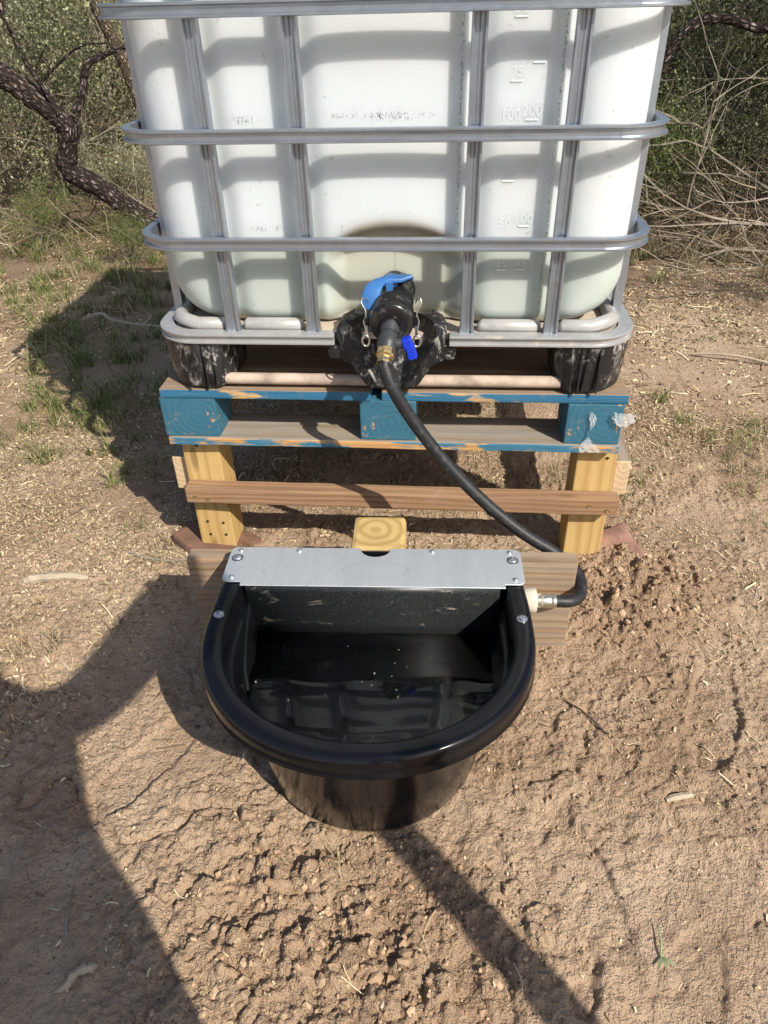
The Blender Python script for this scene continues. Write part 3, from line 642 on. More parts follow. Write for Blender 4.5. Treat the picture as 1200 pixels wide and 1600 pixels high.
# ================================================================== trough, its board and post
ROT = R(2.0); TO = (-0.012, -0.301, 0.0)
def build_mount():
    Mo = empty('mounting_post', (-0.012, -0.21, 0)); tag(Mo, 'squat treated pine post with a wide weathered board carrying the black trough', 'post')
    o = board('post', Mo, 0.40, 0.118, 0.112, (0.0, 0.004, 0.047), (0, R(90), ROT), (PINE_END,), None, 0.010, 0.0004, 81)
    o2 = board('backboard', Mo, 0.786, 0.244, 0.037, (0.008, -0.0715, 0.122), (R(90), 0, ROT), (BACKB,), None, 0.0025, 0.0014, 82)
build_mount()

def build_trough():
    T = empty('water_trough', TO, ROT); tag(T, 'black D-shaped automatic water trough with a steel cover plate, full of water', 'trough')
    def outline(d, dy=None, na=56):
        """loop at inset d from the outer rim: back-left -> left side -> round front -> right side -> back"""
        dy = d if dy is None else dy; p = []; a = 0.287 - d; b = 0.272 - dy; yc = -0.218; yb = -0.004 - dy * 0.15
        w0 = 0.277 - (d if d < 0.04 else 0.04 + (d - 0.04) * 0.3)
        for i in range(8):
            t = i / 8; p.append((-(w0 + (a - w0) * float(sst(0.0, 0.85, t))), yb + (yc - yb) * t))
        for i in range(na + 1):
            q = math.pi + math.pi * i / na; ca, sa = math.cos(q), math.sin(q)
            p.append((a * math.copysign(abs(ca) ** 0.96, ca), yc + b * math.copysign(abs(sa) ** 0.96, sa)))
        for i in range(7, -1, -1):
            t = i / 8; p.append(((w0 + (a - w0) * float(sst(0.0, 0.85, t))), yb + (yc - yb) * t))
        for i in range(1, 12): p.append((w0 - 2 * w0 * i / 12, yb))
        return p
    prof = [(0.120, 0.085, 0.012), (0.094, 0.058, 0.0125), (0.087, 0.050, 0.016), (0.083, 0.046, 0.026), (0.068, 0.038, 0.12), (0.054, 0.029, 0.226), (0.051, 0.027, 0.232), (0.010, 0.010, 0.2325), (0.001, 0.001, 0.2330), (-0.0018, -0.0018, 0.2350), (-0.0016, -0.0016, 0.2375), (0.0, 0.0, 0.240),
            (0.0, 0.0, 0.252), (0.0004, 0.0004, 0.265), (0.0020, 0.0020, 0.2710), (0.0058, 0.0058, 0.2747), (0.0105, 0.0105, 0.2758), (0.031, 0.031, 0.2752), (0.0338, 0.0338, 0.2744), (0.0360, 0.0360, 0.272), (0.0375, 0.0370, 0.266), (0.042, 0.038, 0.250), (0.058, 0.044, 0.15), (0.084, 0.054, 0.034), (0.092, 0.062, 0.024), (0.120, 0.090, 0.021)]
    mb = MB(); mb.loft([[(x, y, z) for x, y in outline(d, e)] for d, e, z in prof], True, True, True)
    # moulded ledge on the inner wall at each side
    for sx in (-1,):
        mb.tube([(sx * 0.2330, -0.118, 0.232), (sx * 0.2330, -0.140, 0.224), (sx * 0.2325, -0.17, 0.210), (sx * 0.2305, -0.20, 0.195), (sx * 0.2270, -0.23, 0.178), (sx * 0.218, -0.26, 0.155)], 0.005, 10)
    s = M_('glossy_black_poly', rough=0.22, spec=0.36); c = s.co('Object'); n = s.noise(c, 22, 6, 0.7); n2 = s.noise(c, 160, 4, 0.7)
    zz = s.xyz(c)[2]; outw = s.step(s.n('VectorMath', {0: s.n('NewGeometry').outputs['Normal'], 1: s.n('VectorMath', {0: c, 1: (0.0, 0.22, -0.2)}, operation='ADD').outputs[0]}, operation='DOT_PRODUCT').outputs['Value'], 0.0, 0.05); splash = s.math('MULTIPLY', s.math('MULTIPLY', s.step(zz, 0.20, 0.03), s.step(n, 0.40, 0.75)), outw)
    col = s.mix(s.math('MULTIPLY', s.step(n, 0.60, 0.8), 0.03), (0.0055, 0.0058, 0.0075), (0.30, 0.25, 0.2))
    col = s.mix(s.math('MULTIPLY', splash, 0.035), col, (0.30, 0.21, 0.14))
    col = s.mix(s.math('MULTIPLY', s.math('MULTIPLY', s.step(n2, 0.72, 0.77), s.step(zz, 0.15, 0.24)), 0.25), col, (0.5, 0.44, 0.36))
    s.set('color', col); s.set('rough', s.math('MULTIPLY_ADD', n, 0.14, 0.09)); s.set('normal', s.bump(s.noise(c, 9, 3), 0.04, 0.01))
    mb.obj('bowl', s.m, T, smooth=50)
    # water
    w_ = MB(); zw = 0.150; ol = outline(0.0583, 0.0443)
    N = 40; cx, cy = 0.0, -0.22
    rings = [[(cx + (x - cx) * k, cy + (y - cy) * k, zw) for x, y in ol] for k in [1.0 - i / N for i in range(N)]]
    w_.loft(rings, True); wm = M_('water', color=(0.92, 0.97, 0.95), rough=0.012, trans=1.0, ior=1.36); c = wm.co('Object')
    h = wm.noise(wm.map(c, (5.5, 12, 1)), 1.0, 1, 0.4, 0.6)
    wm.set('normal', wm.bump(h, 0.16, 0.008)); wo = w_.obj('water', wm.m, T, smooth=80)
    fl = MB(); rng = random.Random(4)
    for i in range(14):
        a = rng.uniform(0, 6.3); q = rng.uniform(0.05, 0.95) ** 0.5; x = 0.22 * q * math.cos(a); y = -0.27 + 0.16 * q * math.sin(a); r = rng.choice((0.0008, 0.0009, 0.0011, 0.0017)); b = rng.uniform(0, 3)
        fl.box((x, y, zw + 0.0010), (r * 2, r, 0.0007), Matrix.Translation((x, y, 0)) @ Matrix.Rotation(b, 4, 'Z') @ Matrix.Translation((-x, -y, 0)))
    tag(fl.obj('floating_specks', plain('pale_chaff', (0.55, 0.52, 0.45), 0.8), wo), kind='stuff')
    # cover plate with a finger notch at the back
    out = []
    def corner(cx, cy, r, a0, n=6):
        for i in range(n + 1): a = R(a0 + 90 * i / n); out.append((cx + r * math.cos(a), cy + r * math.sin(a)))
    corner(0.283 - 0.012, -0.014, 0.012, 0)                       # back right
    for i in range(13): a = R(0 - 180 * i / 12); out.append((0.002 + 0.030 * math.cos(a), -0.002 + 0.028 * math.sin(a) * 0.95))
    corner(-0.283 + 0.012, -0.014, 0.012, 90); corner(-0.283 + 0.012, -0.106 + 0.012, 0.012, 180)
    out += [(-0.246, -0.106), (-0.246, -0.116), (0.246, -0.116), (0.246, -0.106)]; corner(0.283 - 0.012, -0.106 + 0.012, 0.012, 270)
    nn = len(out); pm = MB(); zt, zb = 0.2800, 0.2775
    pm.add([(x, y, zt) for x, y in out] + [(x, y, zb) for x, y in out], [tuple(range(nn)), tuple(range(2 * nn - 1, nn - 1, -1))] + [(i, i + nn, (i + 1) % nn + nn, (i + 1) % nn) for i in range(nn)])
    s = M_('brushed_zinc_plate', metal=0.62, rough=0.42); c = s.co('Object')
    n = s.noise(s.map(c, (30, 4, 1)), 1.0, 6, 0.7); sc = s.noise(s.map(c, (60, 90, 1)), 1.0, 6, 0.8, 2.0)
    x, y, _ = s.xyz(c)[:3]
    col = s.mix(s.step(n, 0.3, 0.7), (0.60, 0.645, 0.68), (0.68, 0.715, 0.74))
    reg = s.math('MULTIPLY', s.step(x, -0.26, -0.2), s.step(x, -0.03, -0.10))
    col = s.mix(s.math('MULTIPLY', s.math('MULTIPLY', s.step(sc, 0.57, 0.66), reg), 0.7), col, (0.16, 0.17, 0.18))
    e = s.math('ADD', s.math('POWER', s.math('DIVIDE', s.math('SUBTRACT', x, 0.005), 0.062), 2.0), s.math('POWER', s.math('DIVIDE', s.math('ADD', y, 0.070), 0.024), 2.0))
    el = s.math('MULTIPLY', s.step(s.math('ABSOLUTE', s.math('SUBTRACT', e, 1.0)), 0.10, 0.03), 0.22); col = s.mix(el, col, (0.30, 0.31, 0.33))
    s.set('color', col); s.set('rough', s.math('MULTIPLY_ADD', sc, 0.2, 0.34)); s.set('normal', s.bump(n, 0.05, 0.002))
    pm.obj('cover_plate', s.m, T, bevel=0.0006, seg=1)
    # float housing panel below the plate: a face that drops, then a bent lower lip
    pl = MB(); pr = [(-0.114, 0.2770), (-0.1155, 0.262), (-0.106, 0.166), (-0.104, 0.150), (-0.088, 0.112), (-0.088, 0.06)]
    pl.loft([[(-0.2365, y, z) for y, z in pr], [(0, y - 0.0005, z) for y, z in pr], [(0.2365, y, z) for y, z in pr]], False)
    s = M_('dusty_black_panel', rough=0.45, spec=0.5); c = s.co('Object'); x, y, z = s.xyz(c)[:3]
    a = s.noise(s.map(c, (15, 20, 30)), 1.0, 5, 0.6, 0.8); f = s.noise(c, 420, 3, 0.7)
    up = s.step(z, 0.168, 0.176); sm = s.math('MULTIPLY', s.step(a, 0.60, 0.68), up)
    col = s.mix(s.math('MULTIPLY', s.step(f, 0.48, 0.72), s.math('MULTIPLY', up, 0.30)), (0.017, 0.019, 0.021), (0.22, 0.22, 0.20))
    col = s.mix(s.math('MULTIPLY', sm, 0.55), col, (0.40, 0.36, 0.28)); s.set('color', col); s.set('rough', s.math('MULTIPLY_ADD', sm, 0.4, 0.4))
    o = pl.obj('float_housing', s.m, T, smooth=20); md = o.modifiers.new('Solidify', 'SOLIDIFY'); md.thickness = 0.002
    # screws
    zinc = plain('bright_zinc', (0.70, 0.72, 0.75), 0.25, 0.9, 0.5)
    def screw(r, h):
        m2 = MB(); m2.lathe([(r * 1.25, 0.0), (r * 1.25, h * 0.25), (r, h * 0.3), (r * 0.9, h * 0.75), (r * 0.6, h), (r * 0.34, h), (r * 0.26, h * 0.55), (0.0005, h * 0.5)], 18)
        for q in range(4): m2.box((r * 0.42 * math.cos(q * 1.5708), r * 0.42 * math.sin(q * 1.5708), h * 0.98), (r * 0.30, r * 0.16, h * 0.12), None, 1)
        me = m2.mesh('screw', 35); me.materials.append(zinc); me.materials.append(plain('screw_slot', (0.05, 0.05, 0.05), 0.6)); return me
    big = screw(0.0075, 0.006); small = screw(0.0042, 0.004)
    for x, y in ((-0.264, -0.013), (-0.148, -0.012), (0.113, -0.011), (0.262, -0.013), (-0.266, -0.093), (0.266, -0.093)): link('screw', small, T, (x, y, zt), (0, 0, x * 40))
    for x, y in ((-0.266, -0.036), (0.266, -0.036)):
        link('screw', big, T, (x, y, zt - 0.0006), (0, 0, 0.4))
        wsh = MB(); wsh.lathe([(0.0112, 0.0), (0.0112, 0.0005)], 22); wsh.obj('screw_recess', plain('dark_recess', (0.03, 0.03, 0.035), 0.6), T, (x, y, zt + 0.0001))
    for x, y in ((-0.2675, -0.192), (0.2675, -0.192)): link('screw', big, T, (x, y, 0.2755), (0, 0, 0.9))
    # white inlet nut on the right-hand side
    nut = MB(); ax = Matrix.Translation((0.266, -0.046, 0.188)) @ Matrix.Rotation(R(90), 4, 'Y')
    nut.lathe([(0.024, 0.0), (0.0245, 0.018), (0.024, 0.030), (0.0255, 0.032), (0.0255, 0.050), (0.0235, 0.0515), (0.014, 0.052), (0.0135, 0.062)], 26, ax)
    nut.obj('inlet_nut', plain('ivory_plastic', (0.70, 0.66, 0.55), 0.4, 0.0, 0.5, 0.05), T, smooth=40)
build_trough()

# ================================================================== small things on and by the ground
def gz(x, y): return float(ground_h(np.array([x]), np.array([y]))[0])
def paver(x, y, rz, tilt, size, label, mat, seed):
    o = board('paver', None, size[0], size[1], size[2], (x, y, gz(x, y) - 0.014), (tilt[0], tilt[1], rz), (mat,), None, 0.010, 0.008, seed)
    tag(o, label, 'paver'); return o
RED = plain('red_concrete', (0.38, 0.215, 0.165), 0.9, 0.0, 0.2, 0.9, 60, 0.5)
RUST = plain('brown_stone', (0.23, 0.13, 0.09), 0.85, 0.0, 0.25, 0.5, 50, 0.4)
paver(0.560, 0.060, R(14), (R(9), R(-10)), (0.10, 0.13, 0.05), 'reddish concrete paver half buried in soil under the right post', RED, 5)
paver(-0.465, 0.055, R(-32), (R(-5), R(3)), (0.21, 0.15, 0.055), 'brown paver under the left yellow post', RUST, 6)

def film():
    """torn stretch wrap stuck on the right hand block"""
    mb = MB(); rows = []
    for i in range(18):
        t = i / 17; z = 0.435 - 0.098 * t; wd = 0.0035 + 0.016 * float(sst(0.55, 1.0, t)) + 0.004 * math.sin(t * 9); cx = 0.436 + 0.004 * math.sin(t * 7) - 0.006 * (1 - t)
        rows.append([(cx + wd * (-1 + 2 * j / 6), -0.0085 - 0.004 * abs(math.sin(j * 1.9 + i * 0.7)), z) for j in range(7)])
    mb.loft(rows, False); rows = []
    for i in range(10):
        t = i / 9; rows.append([(0.475 + 0.048 * t + 0.004 * math.sin(j + i), -0.0095 - 0.006 * abs(math.sin(j * 2.1 + i)), 0.437 - 0.004 * t - j * (0.003 + 0.006 * math.sin(t * 3))) for j in range(5)])
    mb.loft(rows, False)
    s = M_('clear_stretch_film', color=(0.82, 0.86, 0.88), rough=0.25, spec=0.6, alpha=0.42)
    tag(mb.obj('plastic_film', s.m, smooth=60), 'torn scrap of clear stretch film hanging on the right blue block', 'plastic film')
film()

BARK = M_('pale_dead_wood', rough=0.85, spec=0.2)
_c = BARK.co('Object'); _n = BARK.noise(BARK.map(_c, (60, 60, 60)), 1.0, 5, 0.7); BARK.set('color', BARK.mix(_n, (0.55, 0.46, 0.34), (0.30, 0.24, 0.17))); BARK.set('normal', BARK.bump(_n, 0.4, 0.003)); BARK = BARK.m
GREYT = plain('grey_twig', (0.33, 0.28, 0.22), 0.9, 0.0, 0.2, 0.3, 80, 0.4)
def stick(name, pts, r, label, mat=BARK, lift=0.5):
    P = [(x, y, gz(x, y) + r[i] * lift + dz) for i, (x, y, dz) in enumerate(pts)]
    mb = MB(); k = 4; C = catmull(P, k); rr = []
    for i in range(len(C)): a = i / k; j = min(int(a), len(r) - 2); rr.append(r[j] + (r[j + 1] - r[j]) * (a - j))
    jr = random.Random(len(label)); C = [p + Vector((jr.gauss(0, 0.12), jr.gauss(0, 0.12), 0)) * rr[i] for i, p in enumerate(C)]; rr = [q * jr.uniform(0.72, 1.2) for q in rr]
    mb.tube(C, rr, 6); o = mb.obj(name, mat, smooth=25); tag(o, label, 'stick'); return o
stick('stick', [(-0.418, -1.012, 0), (-0.402, -1.004, 0.002), (-0.393, -0.990, 0.004), (-0.378, -0.982, 0.002), (-0.371, -0.976, 0)], [0.002, 0.006, 0.0055, 0.007, 0.005], 'small curled pale strip of bark in the shadow at lower left')
stick('stick', [(-0.90, -0.135, 0), (-0.86, -0.128, 0.004), (-0.80, -0.122, 0.004), (-0.745, -0.118, 0.002)], [0.012, 0.014, 0.013, 0.010], 'short thick yellowish chunk of bark lying on the straw at left')
stick('stick', [(0.524, -0.640, 0), (0.545, -0.634, 0.003), (0.572, -0.628, 0.002)], [0.0045, 0.006, 0.005], 'short white stick on bare soil right of the trough')
stick('stick', [(-1.50, 1.56, 0.02), (-1.40, 1.58, 0.05), (-1.32, 1.53, 0.03), (-1.15, 1.49, 0.03), (-0.98, 1.50, 0.02)], [0.006, 0.010, 0.010, 0.009, 0.007], 'long pale stick lying in the tote shadow at left')
stick('stick', [(-0.70, 0.0, 0.0), (-0.62, -0.03, 0.006), (-0.55, -0.035, 0.004), (-0.46, 0.0, 0.002)], [0.002, 0.003, 0.003, 0.002], 'thin grey twig left of the weathered board', GREYT)
stick('stick', [(-0.455, -0.86, 0.0), (-0.44, -0.92, 0.004), (-0.42, -0.955, 0.0)], [0.0012, 0.0022, 0.001], 'thin crooked twig in the big shadow at lower left', GREYT)
stick('stick', [(1.05, 1.35, 0.0), (1.22, 1.28, 0.02), (1.42, 1.21, 0.0)], [0.004, 0.007, 0.004], 'straight pale stick on the ground at far right', BARK)
stick('stick', [(0.46, -0.55, 0.0), (0.435, -0.50, 0.004), (0.40, -0.46, 0.006), (0.37, -0.43, 0.0)], [0.001, 0.002, 0.002, 0.0012], 'dark thin twig on soil right of the trough', plain('dark_twig', (0.08, 0.055, 0.04), 0.9))
stick('stick', [(-0.585, -1.02, 0.0), (-0.56, -1.0, 0.003), (-0.52, -0.97, 0.002)], [0.001, 0.002, 0.0012], 'tiny grey twig at the bottom left corner', GREYT)

def sprig():
    P = empty('leaf_sprig', (0.459, -0.903, gz(0.459, -0.903) + 0.003)); tag(P, 'little wilted green sprig on bare soil at lower right', 'sprig')
    gm = plain('wilted_green', (0.34, 0.38, 0.20), 0.7, var=0.4)
    m = MB(); m.tube([(0.002, 0.045, 0.004), (0.0, 0.02, 0.006), (-0.004, 0.0, 0.003)], [0.001, 0.0018, 0.0015], 6); m.obj('stem', gm, P, smooth=60)
    for a, l in ((-0.5, 0.026), (0.9, 0.024), (0.2, 0.02)):
        v = []; f = []
        for i in range(6):
            t = i / 5; wv = 0.0030 * math.sin(math.pi * min(t + 0.08, 1.0)); v += [(-wv, -t * l, 0.003 + 0.004 * math.sin(t * 3)), (wv, -t * l, 0.004 + 0.004 * math.sin(t * 3))]
            if i: f.append((2 * i - 2, 2 * i - 1, 2 * i + 1, 2 * i))
        m = MB().add(v, f); m.obj('leaf', gm, P, (-0.003, 0.0, 0), (0, 0, a), smooth=60)
sprig()

# ------------------------------------------------------------------ loose crumbs, straw, grass (uncountable)
NR = np.random.default_rng(12)
def unit_rot(n, rng):
    q = rng.normal(size=(n, 4)); q /= np.linalg.norm(q, axis=1, keepdims=True); a, b, c, d = q.T
    return np.stack([np.stack([1 - 2 * (c * c + d * d), 2 * (b * c - a * d), 2 * (b * d + a * c)], -1), np.stack([2 * (b * c + a * d), 1 - 2 * (b * b + d * d), 2 * (c * d - a * b)], -1),
                     np.stack([2 * (b * d - a * c), 2 * (c * d + a * b), 1 - 2 * (b * b + c * c)], -1)], 1)
def crumbs():
    n = 120000; x = NR.uniform(-1.15, 1.35, n); y = NR.uniform(-1.15, 0.5, n); cm = clod_mask(x, y)
    keep = NR.random(n) < (0.03 + 0.7 * cm ** 1.6); x, y, cm = x[keep][:15000], y[keep][:15000], cm[keep][:15000]; n = len(x)
    r = 0.0009 + 0.0026 * NR.random(n) ** 4 + 0.0080 * cm * NR.random(n) ** 12
    z = ground_h(x, y) + r * 0.15
    g_ = 1.618 / 1.902; k_ = 1 / 1.902; base = np.array([(0, sa * k_, sb * g_) for sa in (1, -1) for sb in (1, -1)] + [(sa * k_, sb * g_, 0) for sa in (1, -1) for sb in (1, -1)] + [(sb * g_, 0, sa * k_) for sa in (1, -1) for sb in (1, -1)], float)
    bm = bmesh.new(); [bm.verts.new(p) for p in base]; bmesh.ops.convex_hull(bm, input=bm.verts); bmesh.ops.triangulate(bm, faces=bm.faces); bm.verts.index_update()
    tri = np.array([[v.index for v in f.verts] for f in bm.faces]); bm.free(); k = len(base)
    jit = base[None] * NR.uniform(0.66, 1.22, (n, k, 1)) * np.stack([NR.uniform(.7, 1.3, n), NR.uniform(.7, 1.3, n), NR.uniform(.5, .9, n)], -1)[:, None]
    v = np.einsum('nij,nkj->nki', unit_rot(n, NR), jit) * r[:, None, None] + np.stack([x, y, z], -1)[:, None]
    f = (tri[None] + (np.arange(n) * k)[:, None, None]).reshape(-1, 3)
    me = mesh_np('soil_crumbs', v.reshape(-1, 3), f, False)
    s = M_('soil_crumb', rough=0.95, spec=0.1); ri = s.n('NewGeometry').outputs['Random Per Island']
    s.set('color', s.ramp(ri, [(0.0, (0.28, 0.185, 0.115)), (0.5, (0.42, 0.29, 0.185)), (0.97, (0.50, 0.36, 0.235)), (1.0, (0.58, 0.50, 0.39))])); s.set('normal', s.bump(s.noise(s.co('Object'), 300, 3), 0.5, 0.002))
    tag(link('soil_crumbs', me, mats=s.m), 'brown crumbs and clods of loose soil scattered round the trough', 'soil', kind='stuff')
crumbs()

def litter_density(x, y):
    """how much straw lies at a spot: thick on the left and behind, thin on the trampled soil in front"""
    n = fbm(x * 2.6 + 2, y * 2.6, 131)
    left = sst(-0.42, -0.70, x) * sst(-0.50, -0.10, y + 0.25 * (n - 0.5))
    back = sst(-0.05, 0.45, y) * 0.8
    ll = sst(0.30, 0.06, np.hypot(x + 0.86, (y + 0.48)))
    rt = 0.55 * sst(0.55, 0.85, x) * sst(-0.75, -0.1, y)
    return np.clip(np.maximum.reduce([left, back, ll, rt]) * sst(0.30, 0.62, n) + 0.04, 0, 1)
def straw():
    n = 420000; x = NR.uniform(-2.6, 2.6, n); y = NR.uniform(-1.15, 3.4, n)
    near = NR.random(n) < 0.5; x = np.where(near, NR.uniform(-1.3, 1.3, n), x); y = np.where(near, NR.uniform(-1.0, 0.9, n), y)
    k = NR.random(n) < litter_density(x, y) * np.where(y > 0.7, 1.6, 1.0); x, y = x[k][:85000], y[k][:85000]; n = len(x)
    L = 0.007 + 0.048 * NR.random(n) ** 3.2; L = np.where(y > 0.9, L * 1.7, L); W = (0.0004 + 0.0010 * NR.random(n) ** 2) * np.where(y > 0.9, 2.2, 1.0)
    ch = NR.random(n) < 0.72; L = np.where(ch, 0.004 + 0.009 * NR.random(n) ** 2, L) * np.where(ch & (y > 0.9), 1.6, 1.0); W = np.where(ch, W * 1.5, W)
    a = NR.uniform(0, 6.283, n); dx, dy = np.cos(a), np.sin(a); bend = NR.normal(0, 0.07, n) * L; rise = np.abs(NR.normal(0, 0.14, n)) * L
    pts = []
    for t in (-0.5, -0.1, 0.25, 0.5):
        px = x + dx * L * t - dy * bend * (4 * t * t); py = y + dy * L * t + dx * bend * (4 * t * t)
        pz = ground_h(px, py) + 0.0016 + rise * (t + 0.5) + 0.003 * NR.random(n) * (1 if abs(t) < 0.4 else 0.3)
        pts.append(np.stack([px, py, pz], -1))
    sd = np.stack([-dy, dx, NR.normal(0, 0.5, n)], -1) * W[:, None]; v = []
    for p in pts: v += [p - sd, p + sd]
    v = np.stack(v, 1); b = (np.arange(n) * 8)[:, None]
    f = np.concatenate([b + np.array([[0, 1, 3, 2]]), b + np.array([[2, 3, 5, 4]]), b + np.array([[4, 5, 7, 6]])], 0)
    me = mesh_np('dry_straw', v.reshape(-1, 3), f, False)
    s = M_('straw', rough=0.8, spec=0.25); ri = s.n('NewGeometry').outputs['Random Per Island']
    s.set('color', s.ramp(ri, [(0.0, (0.10, 0.07, 0.045)), (0.30, (0.27, 0.195, 0.115)), (0.65, (0.50, 0.39, 0.22)), (1.0, (0.72, 0.62, 0.42))]))
    tag(link('dry_straw', me, mats=s.m), 'dry straw and leaf litter strewn over the ground', 'straw', kind='stuff')
straw()

def leafmat(name, stops, transl=0.25):
    s = M_(name, rough=0.55, spec=0.3); g = s.n('NewGeometry'); col = s.ramp(g.outputs['Random Per Island'], stops); s.set('color', col)
    tr = s.n('BsdfTranslucent', {'Color': col}); mx = s.n('MixShader', {0: transl, 1: s.b.outputs[0], 2: tr.outputs[0]}); s.t.links.new(mx.outputs[0], s.out.inputs[0]); return s.m
GRASS = leafmat('grass_blade', [(0.0, (0.075, 0.10, 0.028)), (0.4, (0.16, 0.20, 0.055)), (0.75, (0.27, 0.29, 0.095)), (1.0, (0.48, 0.41, 0.23))])
DRYG = leafmat('dry_grass_blade', [(0.0, (0.10, 0.10, 0.05)), (0.4, (0.26, 0.23, 0.13)), (0.8, (0.42, 0.35, 0.20)), (1.0, (0.55, 0.48, 0.30))])
def blades(x, y, L, lean, W, rng):
    n = len(x); a = rng.uniform(0, 6.283, n); dx, dy = np.cos(a), np.sin(a); z0 = ground_h(x, y) - 0.003; v = []
    for t in (0.0, 0.4, 0.75, 1.0):
        k = lean * t * t; p = np.stack([x + dx * L * k, y + dy * L * k, z0 + L * t * np.sqrt(np.clip(1 - (lean * t) ** 2 * 0.55, 0.1, 1))], -1)
        sd = np.stack([-dy, dx, np.zeros(n)], -1) * (W * (1 - t * 0.92))[:, None]; v += [p - sd, p + sd]
    v = np.stack(v, 1); b = (np.arange(n) * 8)[:, None]
    f = np.concatenate([b + np.array([[0, 1, 3, 2]]), b + np.array([[2, 3, 5, 4]]), b + np.array([[4, 5, 7, 6]])], 0)
    return v.reshape(-1, 3), f
def grass():
    rng = np.random.default_rng(77)
    # green patches left of the tote and beyond, sparse tufts on the right
    spots = [(-1.32, 0.80, 0.30, 900, 0.10), (-1.10, 0.62, 0.16, 300, 0.07), (-1.15, 1.05, 0.40, 1500, 0.13), (-0.95, 0.75, 0.30, 700, 0.10), (-1.45, 1.45, 0.55, 2200, 0.15), (-1.9, 2.0, 0.6, 2600, 0.20), (-1.3, 2.0, 0.5, 2000, 0.18),
             (-2.4, 2.7, 0.6, 2000, 0.30), (-1.5, 2.7, 0.6, 1600, 0.26), (-0.71, 0.11, 0.05, 120, 0.035), (1.08, 0.62, 0.16, 240, 0.07), (1.22, 0.80, 0.2, 260, 0.07), (0.98, 0.44, 0.10, 110, 0.05), (0.78, 1.0, 0.25, 300, 0.08), (0.62, 0.35, 0.12, 160, 0.06),
             (1.5, 1.3, 0.4, 260, 0.08), (0.95, 1.6, 0.3, 200, 0.09), (0.9, 2.6, 0.5, 900, 0.22), (-0.75, 0.35, 0.15, 220, 0.06), (-0.55, 0.75, 0.25, 350, 0.07), (0.1, 0.45, 0.3, 120, 0.04), (1.0, 0.12, 0.12, 110, 0.04), (0.3, 0.9, 0.4, 240, 0.05)]
    X = []; Y = []; Ls = []
    for cx, cy, r, n, L in spots:
        n = int(n * 0.45); L = L * (0.70 if cy < 1.6 else 0.42)
        k = max(3, n // 30); tx = cx + rng.normal(0, r * 0.55, k); ty = cy + rng.normal(0, r * 0.55, k); i = rng.integers(0, k, n)
        X.append(tx[i] + rng.normal(0, 0.022, n)); Y.append(ty[i] + rng.normal(0, 0.022, n)); Ls.append(L * rng.uniform(0.35, 1.0, n))
    x, y, L = map(np.concatenate, (X, Y, Ls)); v, f = blades(x, y, L * 1.2, rng.uniform(0.6, 1.32, len(x)), 0.0012 + 0.017 * L * rng.uniform(0.5, 1.5, len(x)), rng)
    tag(link('grass', mesh_np('grass', v, f), mats=GRASS), 'short green grass and weeds left of and behind the tote', 'grass', kind='stuff')
    spots = [(-0.86, -0.46, 0.10, 130, 0.06), (-1.6, 2.6, 0.8, 900, 0.15), (1.05, 0.55, 0.10, 110, 0.10), (1.2, 2.8, 0.5, 900, 0.22), (1.7, 2.95, 0.6, 1000, 0.24), (1.0, 0.05, 0.15, 70, 0.05), (-0.62, -0.02, 0.08, 80, 0.04), (-1.0, 0.2, 0.3, 260, 0.04), (0.2, 0.2, 0.4, 260, 0.05),
             (-0.03, -0.80, 0.03, 16, 0.05), (-0.1, 0.12, 0.2, 150, 0.05), (0.18, 0.02, 0.03, 40, 0.045), (1.05, -0.1, 0.3, 120, 0.035), (-2.2, 2.4, 0.6, 500, 0.12), (-0.9, 1.8, 0.5, 500, 0.12), (-0.38, 0.02, 0.05, 60, 0.05)]
    X = []; Y = []; Ls = []
    for cx, cy, r, n, L in spots:
        k = max(2, n // 25); tx = cx + rng.normal(0, r * 0.6, k); ty = cy + rng.normal(0, r * 0.6, k); i = rng.integers(0, k, n)
        X.append(tx[i] + rng.normal(0, 0.015, n)); Y.append(ty[i] + rng.normal(0, 0.015, n)); Ls.append(L * rng.uniform(0.35, 1.0, n))
    x, y, L = map(np.concatenate, (X, Y, Ls)); v, f = blades(x, y, L, rng.uniform(0.3, 1.3, len(x)), 0.0009 + 0.006 * L, rng)
    tag(link('dry_grass', mesh_np('dry_grass', v, f), mats=DRYG), 'dry yellow grass tufts on the bare soil and under the brush', 'grass', kind='stuff')
grass()

# ================================================================== brush, trees, dead branches
def branch(mb, p, d, L, r, depth, rng, tips, bendy=0.35, n=5, kids=(2, 4), spread=0.8, up=0.15):
    pts = [p]; q = p.copy(); dd = d.normalized()
    for i in range(n):
        dd = (dd + Vector((rng.gauss(0, bendy), rng.gauss(0, bendy), rng.gauss(0, bendy) + up)) * 0.5).normalized(); q = q + dd * (L / n); pts.append(q.copy())
    mb.tube(pts, [r * (1 - 0.65 * i / n) for i in range(n + 1)], 6 if r > 0.012 else 4, caps=False)
    tips.append((pts[-1], dd)); tips.append((pts[-2], dd)); tips.append((pts[n // 2], dd))
    if depth > 0:
        for k in range(rng.randint(*kids)):
            i = rng.randint(2, n); nd = (dd + Vector((rng.gauss(0, spread), rng.gauss(0, spread), rng.gauss(0, spread) * 0.7))).normalized()
            branch(mb, pts[i], nd, L * rng.uniform(0.5, 0.75), r * 0.5, depth - 1, rng, tips, bendy, n, kids, spread, up)

